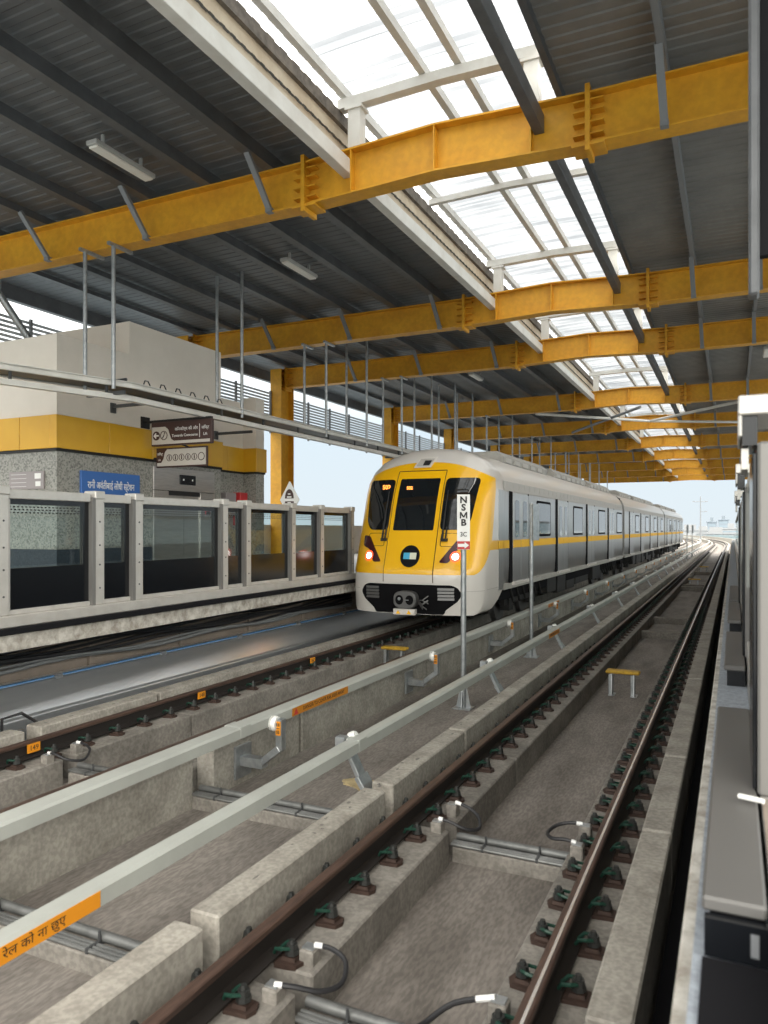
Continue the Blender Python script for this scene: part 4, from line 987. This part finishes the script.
# seams round the door
mb = MB()
for s in (-1, 1):
    pts = [TP(s*0.538, yf(s*0.538, 1.14+0.12*k)-0.006, 1.14+0.12*k) for k in range(20)]
    mb.tube(pts, 0.008, 6)
mb.tube([TP(-0.538+0.1076*k, yf(-0.538+0.1076*k, 3.43)-0.006, 3.43) for k in range(11)], 0.009, 6)
mb.build('door_seal', M['tseam'], T)
patch(rounded(-0.445, 0.445, 2.18, 3.26, 0.03), 0.017, 'door_window', M['tglass'], T)
ws = [(0.572, 2.19), (1.02, 2.19), (1.15, 2.36), (1.25, 3.26), (0.572, 3.26)]
wr_ = patch(fillet(ws, 0.10), 0.010, 'windscreen', M['tglass'], T)
wl_ = patch(fillet([(-x, z) for x, z in reversed(ws)], 0.10), 0.010, 'windscreen', M['tglass'], T)
def led(x, z, size, parent, dy):
    o = text('led_number', '502', size, (0, 0, 0), ROT_FACE_MY, M['led'], parent, depth=0.001, bold=0.003)
    o.data.transform(Matrix.Translation(Vector(TP(x, yf(x, z)-dy, z))))
led(-0.76, 3.09, 0.125, wl_, 0.03); led(-0.20, 3.06, 0.09, T, 0.035)
for s in (-1, 1):
    x0 = s*0.66
    mb = MB(); mb.tube([TP(x0, yf(x0, z)-0.05, z) for z in (1.98, 2.2, 2.6, 3.0)], [0.022, 0.018, 0.014, 0.012], 8); mb.tube([TP(x0+0.07, yf(x0+0.07, z)-0.05, z) for z in (1.98, 2.25)], 0.018, 8)
    mb.box(TXC+x0-0.03, TXC+x0+0.10, TY+yf(x0, 2.0)-0.06, TY+yf(x0, 2.0)+0.02, 1.96, 2.02); mb.build('wiper', M['ink'], T, smooth=True)
    # lamps
    hx = s*0.95
    lens = [(s*1.17, 2.08), (s*1.00, 2.06), (s*0.63, 1.54), (s*0.82, 1.53), (s*0.96, 1.79), (s*1.16, 1.86)]
    if s > 0: lens = lens[::-1]
    patch(fillet(lens, 0.05), 0.012, 'lamp_lens', M['lampdark'], T)
    ringp = [(hx+0.105*math.cos(2*math.pi*k/20), 1.66+0.105*math.sin(2*math.pi*k/20)) for k in range(20)]
    lr = patch(ringp, 0.018, 'lamp_ring', M['lampred'], T, 0.05)
    patch([(hx+(a-hx)*0.60, 1.66+(c-1.66)*0.60) for a, c in ringp], 0.026, 'head_lamp', M['lampon'], lr, 0.05)
    pl = [(s*0.62, 1.86), (s*0.98, 1.86), (s*1.05, 1.98), (s*1.02, 2.12), (s*0.62, 2.12)]
    pl = fillet(pl if s < 0 else pl[::-1], 0.04)
    mb = MB(); mb.tube([TP(x, yf(x, z)-0.004, z) for x, z in pl+[pl[0]]], 0.006, 5); mb.build('hatch_seam', M['tseam'], T)
# round badge on the door
bd = patch([(0.21*math.cos(2*math.pi*k/28)+0.02, 1.66+0.22*math.sin(2*math.pi*k/28)) for k in range(28)], 0.025, 'round_badge', M['black'], door, 0.06)
patch([(-0.12, 1.60), (0.02, 1.60), (0.02, 1.73), (-0.12, 1.73)], 0.032, 'badge_mark', M['emblemA'], bd)
patch([(0.02, 1.60), (0.16, 1.60), (0.16, 1.73), (0.02, 1.73)], 0.032, 'badge_mark', M['emblemB'], bd)
# roof lamp
rl = patch([(-0.22, 3.50), (0.16, 3.50), (0.24, 3.74), (-0.14, 3.74)], 0.03, 'roof_lamp_housing', M['twhite'], T)
patch([(-0.17, 3.535), (0.14, 3.535), (0.20, 3.70), (-0.11, 3.70)], 0.036, 'roof_lamp_glass', M['tgrey'], rl)
patch([(-0.02, 3.55), (0.12, 3.55), (0.155, 3.66), (0.0, 3.66)], 0.042, 'roof_lamp_reflector', M['ink'], rl)
# flat black patch painted for the shaded coupler recess between the bumper skirts
pk = [(-0.74, 0.51), (0.74, 0.51), (0.78, 0.60), (1.02, 0.78), (1.10, 0.92), (1.02, 1.05), (0.90, 1.10), (-0.90, 1.10), (-1.02, 1.05), (-1.10, 0.92), (-1.02, 0.78), (-0.78, 0.60)]
shade_patch = patch(fillet(pk, 0.05), 0.006, 'pocket_shade', M['tblack'], T)
for s in (-1, 1):
    for k in range(4):
        g = MB(); zz = 0.80+k*0.065
        g.sweep([[TP(x, yf(x, zz)-0.03, zz), TP(x, yf(x, zz)-0.008, zz+0.012), TP(x, yf(x, zz)-0.008, zz+0.05), TP(x, yf(x, zz)-0.02, zz+0.045)] for x in [s*(0.64+0.08*j) for j in range(5)]])
        g.build('grille_bar', M['cast'], shade_patch)
# crease on each skirt
for s in (-1, 1):
    g = MB(); g.tube([TP(s*x, yf(x, 0.98)-0.003, 0.98) for x in (1.16, 1.25, 1.33, 1.39, 1.43)] + [TP(s*1.449, y, 0.99) for y in (0.8, 1.1, 1.5)], 0.006, 5); g.build('skirt_seam', M['tgrey'], T)
# coupler
CP = MB(); cz = 0.80; cyf = TY-0.16
ringo = [(0.24*math.copysign(abs(math.cos(a))**0.7, math.cos(a)), 0.175*math.copysign(abs(math.sin(a))**0.7, math.sin(a))) for a in [2*math.pi*k/28 for k in range(28)]]
CP.prism(ringo, lambda x, z: (TXC+x, cyf, cz+z), lambda x, z: (TXC+x, cyf+0.28, cz+z))
CP.box(TXC-0.10, TXC+0.10, TY, TY+0.6, cz-0.08, cz+0.08)
cp = CP.build('coupler', M['cast'], T, bevel=0.015)
mb = MB()
for dx in (-0.105, 0.115):
    mb.prism([(0.085*math.cos(2*math.pi*k/18), 0.095*math.sin(2*math.pi*k/18)) for k in range(18)], lambda x, z: (TXC+dx+x, cyf-0.006, cz+z), lambda x, z: (TXC+dx+x, cyf+0.01, cz+z))
mb.build('coupler_faces', M['tblack'], cp)
mb = MB(); mb.tube([(TXC-0.105, cyf-0.03, cz+0.02), (TXC-0.105, cyf+0.02, cz+0.02)], [0.02, 0.05], 12); mb.box(TXC+0.02, TXC+0.10, cyf-0.012, cyf, cz-0.005, cz+0.005); mb.build('coupler_cone', M['galv'], cp)
mb = MB(); mb.box(TXC-0.24, TXC+0.22, cyf, cyf+0.14, cz-0.30, cz-0.18); el = mb.build('electric_head', M['twhite'], T, bevel=0.01)
mb = MB()
for dx in (-0.13, 0.10): mb.prism([(-0.05, -0.04), (0.05, -0.04), (0, 0.04)], lambda x, z: (TXC+dx+x, cyf-0.004, cz-0.24+z), lambda x, z: (TXC+dx+x, cyf+0.002, cz-0.24+z))
mb.build('warning_marks', M['tyellow'], el)
random.seed(5)
mb = MB()
for k in range(9):
    a = random.uniform(0, 6.28); x0 = TXC+0.30; z0 = cz-0.02
    mb.tube([(x0-0.03, cyf+0.12, z0+0.05*math.sin(a)), (x0+0.08, cyf+0.02, z0+0.13*math.sin(a)), (x0+0.13*abs(math.cos(a))+0.05, cyf+0.10, z0+0.17*math.sin(a+0.5))], 0.012, 6)
mb.build('hoses', M['cast'], T, smooth=True)

# cars
CARS = [(15.42, 34.3, [16.0, 20.7, 25.4, 30.1]), (35.0, 56.4, [36.7, 41.5, 46.4, 51.3]), (57.1, 78.4, [58.8, 63.7, 68.6, 73.4])]
SX = TXC+1.45
for ci, (ya, yb_, doors) in enumerate(CARS):
    mb = MB(); lo = [(x, z) for x, z in OUT]
    rg = [[(TXC+x, y, z) for x, z in OUT] for y in (ya, yb_)]
    mb.sweep(rg)
    nprof = len(OUT); nh = len(HALF)
    for i in range(len(mb.f)):
        if i < nprof:
            k = i
            if k <= 3 or k >= 2*nh-6: mb.m[i] = 0
            elif k == 4 or k == 2*nh-7: mb.m[i] = 1
            else: mb.m[i] = 2
        else: mb.m[i] = 0
    car = mb.build('car_body', [M['tsteel'], M['tgrey'], M['twhite']], T, smooth=True)
    # ribbed cant panel and solebar
    mb = MB(); mb.box(SX-0.02, SX+0.012, ya+0.1, yb_-0.1, 3.04, 3.10); mb.box(SX-0.05, SX-0.005, ya+0.1, yb_-0.1, 3.10, 3.24)
    y = ya+0.3
    while y < yb_-0.4: mb.box(SX-0.03, SX+0.0, y, y+0.25, 3.11, 3.22); y += 0.5
    mb.build('cant_panel', M['tgrey'], car)
    mb = MB(); mb.box(SX-0.05, SX+0.018, ya, yb_, 0.90, 1.02); mb.build('sole_bar', M['troof'], car)
    mb = MB(); ye = ya
    segs = []; prev = ya+0.05
    mb.box(SX, SX+0.006, ya, yb_-0.02, 1.79, 1.965); mb.build('yellow_stripe', M['tstripe'], car)
    for d in doors:
        MB().box(SX-0.01, SX+0.014, d-0.12, d+0.12, 1.0, 3.04).build('door_gap', M['tblack'], car); MB().box(SX-0.01, SX+0.013, d+1.52, d+1.57, 1.0, 3.04).build('door_gap', M['tblack'], car)
        for q_ in (0, 1):
            a = d+0.13+q_*0.70; mb = MB(); mb.box(SX-0.01, SX+0.020, a, a+0.69, 1.03, 3.0); lf = mb.build('door_leaf', M['tsteel'], car, bevel=0.004)
            mb = MB(); poly = rounded(a+0.17, a+0.52, 2.02, 2.86, 0.08); mb.prism(poly, lambda y, z: (SX+0.012, y, z), lambda y, z: (SX+0.024, y, z)); mb.build('door_glass', M['tglasslite'], lf)
            MB().box(SX, SX+0.0235, a+0.005, a+0.685, 1.79, 1.965).build('door_stripe', M['tstripe'], lf)
        MB().box(SX-0.02, SX+0.07, d+0.05, d+1.6, 0.96, 1.03).build('door_step', M['twhite'], car)
        if d + 2.3 < yb_ - 1.0:
            mb = MB(); mb.prism(rounded(d+2.38, d+3.95, 2.02, 2.92, 0.08), lambda y, z: (SX-0.005, y, z), lambda y, z: (SX+0.010, y, z)); wf = mb.build('window_frame', M['tblack'], car)
            mb = MB(); mb.prism(rounded(d+2.44, d+3.89, 2.08, 2.86, 0.06), lambda y, z: (SX-0.0, y, z), lambda y, z: (SX+0.013, y, z)); mb.build('window_glass', M['tglasslite'], wf)
    # roof units
    L = yb_-ya; units = [(ya+1.6, ya+6.2), (ya+7.2, ya+12.4), (ya+13.2, ya+18.2)]
    for u0, u1 in units:
        mb = MB(); mb.sweep([[(TXC+x, y, z) for x, z in ((-0.95, 3.72), (0.95, 3.72), (1.0, 3.92), (0.82, 4.06), (-0.82, 4.06), (-1.0, 3.92))] for y in (u0, u1)])
        un = mb.build('roof_unit', M['troof'], car, bevel=0.02)
        n = int((u1-u0)/0.8)
        for k in range(n): MB().box(TXC+0.93, TXC+1.01, u0+0.15+k*0.8, u0+0.65+k*0.8, 3.80, 3.90).build('unit_vent', M['tgrey'], un)
    # underframe
    mb = MB(); mb.box(TXC-1.2, TXC+1.2, ya+0.5, yb_-0.1, 0.60, 0.92); mb.build('underframe', M['tblack'], car)
    mb = MB(); y = ya+5.2; random.seed(11+ci)
    while y < yb_-5.5:
        w = random.uniform(0.7, 1.6); mb.box(TXC+0.4, TXC+1.28-random.uniform(0, 0.12), y, y+w, random.uniform(0.30, 0.42), 0.88); y += w + random.uniform(0.1, 0.4)
    mb.build('equipment_boxes', M['tunder'], car, bevel=0.01)
    for yc in (ya+2.9, yb_-2.9):
        mb = MB()
        for s in (-1, 1):
            mb.box(TXC+s*1.0-0.07, TXC+s*1.0+0.07, yc-1.5, yc+1.5, 0.42, 0.60)
            for dy in (-1.1, 1.1): mb.box(TXC+s*1.0-0.10, TXC+s*1.0+0.12, yc+dy-0.17, yc+dy+0.17, 0.28, 0.62); mb.tube([(TXC+s*1.02, yc+dy*0.7, 0.55), (TXC+s*1.02, yc+dy*0.7, 0.85)], 0.08, 8)
        for dy in (-0.6, 0, 0.6): mb.box(TXC-0.9, TXC+0.9, yc+dy-0.1, yc+dy+0.1, 0.35, 0.55)
        for k in range(6): mb.tube([(TXC+1.2, yc-1.5+k*0.55, 0.85), (TXC+1.25, yc-1.35+k*0.55, 0.5), (TXC+1.15, yc-1.1+k*0.55, 0.62)], 0.03, 6)
        bg = mb.build('bogie', M['tunder'], car)
        for dy in (-1.1, 1.1):
            mb = MB()
            for s in (-1, 1): mb.tube([(TXC+s*0.70, yc+dy, 0.42), (TXC+s*0.715, yc+dy, 0.42), (TXC+s*0.83, yc+dy, 0.42)], [0.445, 0.42, 0.42], 24)
            mb.tube([(TXC-0.7, yc+dy, 0.42), (TXC+0.7, yc+dy, 0.42)], 0.07, 8); mb.build('wheelset', M['cast'], bg, smooth=True)
MB().box(SX-0.06, SX+0.004, 15.06, 15.46, 0.92, 3.04).build('cab_side', M['tsteel'], T)
MB().box(SX-0.06, SX+0.006, 15.06, 15.46, 1.79, 1.965).build('cab_stripe', M['tstripe'], T)
for y0 in (34.3, 56.4):
    mb = MB(); mb.box(TXC-1.25, TXC+1.25, y0-0.05, y0+0.75, 0.9, 3.6); mb.build('gangway', M['tblack'], T)

# ------------------------------------------------------------------ near platform screens, seen almost edge-on
def near_post(y, label):
    rt = empty('screen_post', (0.15, y, 1.19), label, 'screen post', 'posts of the near platform screen')
    MB().box(0.085, 0.24, y, y+0.62, 1.19, 2.54).build('shaft', M['darkscreen'], rt, bevel=0.01)
    MB().box(0.068, 0.084, y+0.02, y+0.6, 1.21, 2.5).build('edge_seal', M['black'], rt, bevel=0.004)
    mb = MB(); mb.box(0.018, 0.30, y, y+0.5, 2.645, 2.72); mb.box(0.018, 0.031, y, y+0.5, 2.56, 2.645); mb.build('head_cover', M['screenmetal'], rt, bevel=0.006)
    MB().box(0.032, 0.085, y+0.03, y+0.45, 2.53, 2.643).build('head_recess', M['black'], rt)
    MB().box(0.030, 0.055, y+0.06, y+0.4, 2.44, 2.52).build('head_bracket', M['screenmetal'], rt)
near_post(3.15, 'closest near-platform screen post at the right edge')
near_post(6.45, 'near-platform screen post behind the closest one at the right edge')
near_post(11.0, 'near-platform screen post far behind at the right edge, in front of the sky')
for (a, b, lab) in ((3.77, 6.45, 'dark glass near-platform screen between the two closest right posts'), (7.07, 11.0, 'near-platform screen beyond the second right post'), (11.62, 40.0, 'long near-platform screen receding at the right towards the open end')):
    rt = empty('platform_screen', (0.14, a, 1.19), lab, 'glass screen', 'near platform screens')
    MB().box(0.10, 0.17, a, b, 2.50, 2.60).build('top_rail', M['screenmetal'], rt, bevel=0.006)
    MB().box(0.10, 0.17, a, b, 1.19, 1.33).build('bottom_rail', M['screenmetal'], rt, bevel=0.006)
    MB().box(0.125, 0.14, a, b, 1.75, 2.50).build('glass_pane', M['glass'], rt)
    MB().box(0.115, 0.15, a, b, 1.33, 1.75).build('black_panel', M['black'], rt)
for (a, b, lab, x0) in ((2.2, 4.6, 'closest dark grey door sill box at the lower right', -0.078), (6.0, 8.0, 'second door sill box along the near platform edge', -0.06), (9.0, 11.3, 'third door sill box along the near platform edge', -0.055), (11.7, 14.5, 'fourth door sill box along the near platform edge', -0.05)):
    rt = empty('sill_box', (0.0, (a+b)/2, 1.05), lab, 'sill box', 'door sill boxes on the near platform edge')
    mb = MB(); mb.box(x0, 0.082, a, b, 1.165, 1.205); mb.build('top_plate', M['sillgrey'], rt, bevel=0.008)
    mb = MB(); mb.box(x0+0.02, 0.08, a+0.02, b-0.02, 1.052, 1.165); mb.build('body', M['black'], rt)
mb = MB(); mb.box(-0.07, 0.09, 2.165, 2.198, 1.062, 1.164); pnl = mb.build('sill_end_cover', M['black']); tag(pnl, 'black end cover with a slot below the closest sill box', 'cover')
mb = MB(); mb.box(0.042, 0.062, 2.160, 2.165, 1.085, 1.145); mb.build('slot', M['galvpaint'], pnl)
mb = MB(); mb.box(-0.075, 0.092, 0.6, 2.16, 1.051, 1.062); mb.box(0.098, 0.9, 0.6, 2.2, 1.191, 1.20); mb.box(0.0925, 0.0975, 0.6, 2.16, 1.051, 1.20); tag(mb.build('shade_mat', M['rubber']), 'black mat added in place of shade, lapping the platform edge at the lower right corner', 'mat')  # black sheet added where only shade falls on the platform edge
mb = MB(); mb.box(0.098, 1.2, 2.25, 3.1, 1.19, 1.20); tag(mb.build('floor_patch', M['underwall']), 'brown floor patch of the near platform at the right edge', 'mat')  # thin brown slab drawn as a patch of the platform floor
mb = MB(); mb.tube([(0.02, 3.02, 1.225), (0.10, 2.98, 1.23)], 0.010, 8); tag(mb.build('door_latch', M['insul'], smooth=True), 'small white latch bar above the closest sill box', 'latch')

# ------------------------------------------------------------------ hanging panel at the upper right
HP = empty('hanging_board', (0.14, 4.4, 3.4), 'dark hanging board with a grey steel upright at the upper right edge', 'board')
mb = MB(); mb.box(0.075, 0.128, 4.38, 4.50, 3.45, 7.74); mb.build('upright', M['purlin'], HP, bevel=0.012)
MB().box(0.125, 1.4, 4.41, 4.47, 3.66, 7.6).build('dark_board', M['rubber'], HP)

# ------------------------------------------------------------------ beyond the station
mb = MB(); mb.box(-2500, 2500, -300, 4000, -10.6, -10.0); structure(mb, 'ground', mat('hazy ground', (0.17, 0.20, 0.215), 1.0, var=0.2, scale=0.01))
def block(x, y, w, d, h, label, c):
    rt = empty('apartment_block', (x, y, -10), label, 'building', 'distant blocks on the skyline')
    mb = MB(); mb.box(x-w/2, x+w/2, y-d/2, y+d/2, -10, h); mb.build('walls', c, rt)
    mb = MB(); mb.box(x-w/2-0.6, x+w/2+0.6, y-d/2-0.6, y+d/2+0.6, h-0.8, h); mb.box(x-w/6, x+w/6, y-d/6, y+d/6, h, h+3); mb.build('roof', c, rt)
    z = h-3.5
    while z > -1:
        MB().box(x-w/2+0.8, x+w/2-0.8, y-d/2-0.05, y-d/2+0.1, z, z+1.4).build('window_band', M['hazewin'], rt); z -= 3.2
M['hazewin'] = mat('hazy window', (0.20, 0.25, 0.29), 0.5)
hz1 = mat('hazy blue render', (0.20, 0.235, 0.27), 0.9); hz2 = mat('hazy cream render', (0.30, 0.31, 0.32), 0.9)  # distance haze mixed into the wall and window colours
def on_ray(px, y):
    u = (px-384)/740.0; c, s = math.cos(R(YAW)), math.sin(R(YAW)); return y*(u*c-s)/(u*s+c)
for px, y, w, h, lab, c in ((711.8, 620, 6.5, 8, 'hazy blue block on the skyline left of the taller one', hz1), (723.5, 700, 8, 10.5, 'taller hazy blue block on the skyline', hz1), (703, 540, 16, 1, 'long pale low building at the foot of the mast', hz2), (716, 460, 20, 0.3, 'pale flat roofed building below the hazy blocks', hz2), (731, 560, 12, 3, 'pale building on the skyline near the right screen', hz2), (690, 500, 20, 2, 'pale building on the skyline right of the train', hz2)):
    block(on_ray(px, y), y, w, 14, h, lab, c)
mb = MB(); random.seed(21)
for k in range(240):
    px = random.uniform(672, 742); y = random.uniform(330, 430); x = on_ray(px, y); r = random.uniform(3, 6); h = random.uniform(-4, -0.6)
    n = 7; pr = [(0.3, -10), (1.0, (h-10)*0.45), (0.85, h-1.5), (0.3, h)]
    mb.sweep([[(x+r*q_*math.cos(2*math.pi*j/n), y+r*q_*math.sin(2*math.pi*j/n), z) for j in range(n)] for q_, z in pr])
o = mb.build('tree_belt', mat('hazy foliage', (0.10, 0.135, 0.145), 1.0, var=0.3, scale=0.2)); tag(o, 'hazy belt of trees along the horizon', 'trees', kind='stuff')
MS = empty('lamp_mast', (on_ray(700.5, 150), 150, FLOOR), 'tall thin lamp mast with cross arms beyond the station', 'mast')
mx_, my_ = MS.location[0], 150
MB().tube([(mx_, my_, FLOOR), (mx_, my_, 8.3)], [0.14, 0.08], 10).build('pole', M['galvpaint'], MS, smooth=True)
mb = MB(); mb.tube([(mx_-1.1, my_, 7.3), (mx_+1.1, my_, 7.3)], 0.06, 6); mb.tube([(mx_, my_, 5.4), (mx_+1.0, my_, 5.45)], 0.05, 6); mb.build('cross_arm', M['galvpaint'], MS)
for dx, z in ((-1.1, 7.25), (1.1, 7.25), (1.0, 5.4)): MB().box(mx_+dx-0.3, mx_+dx+0.15, my_-0.15, my_+0.15, z, z+0.16).build('lantern', M['galvpaint'], MS)
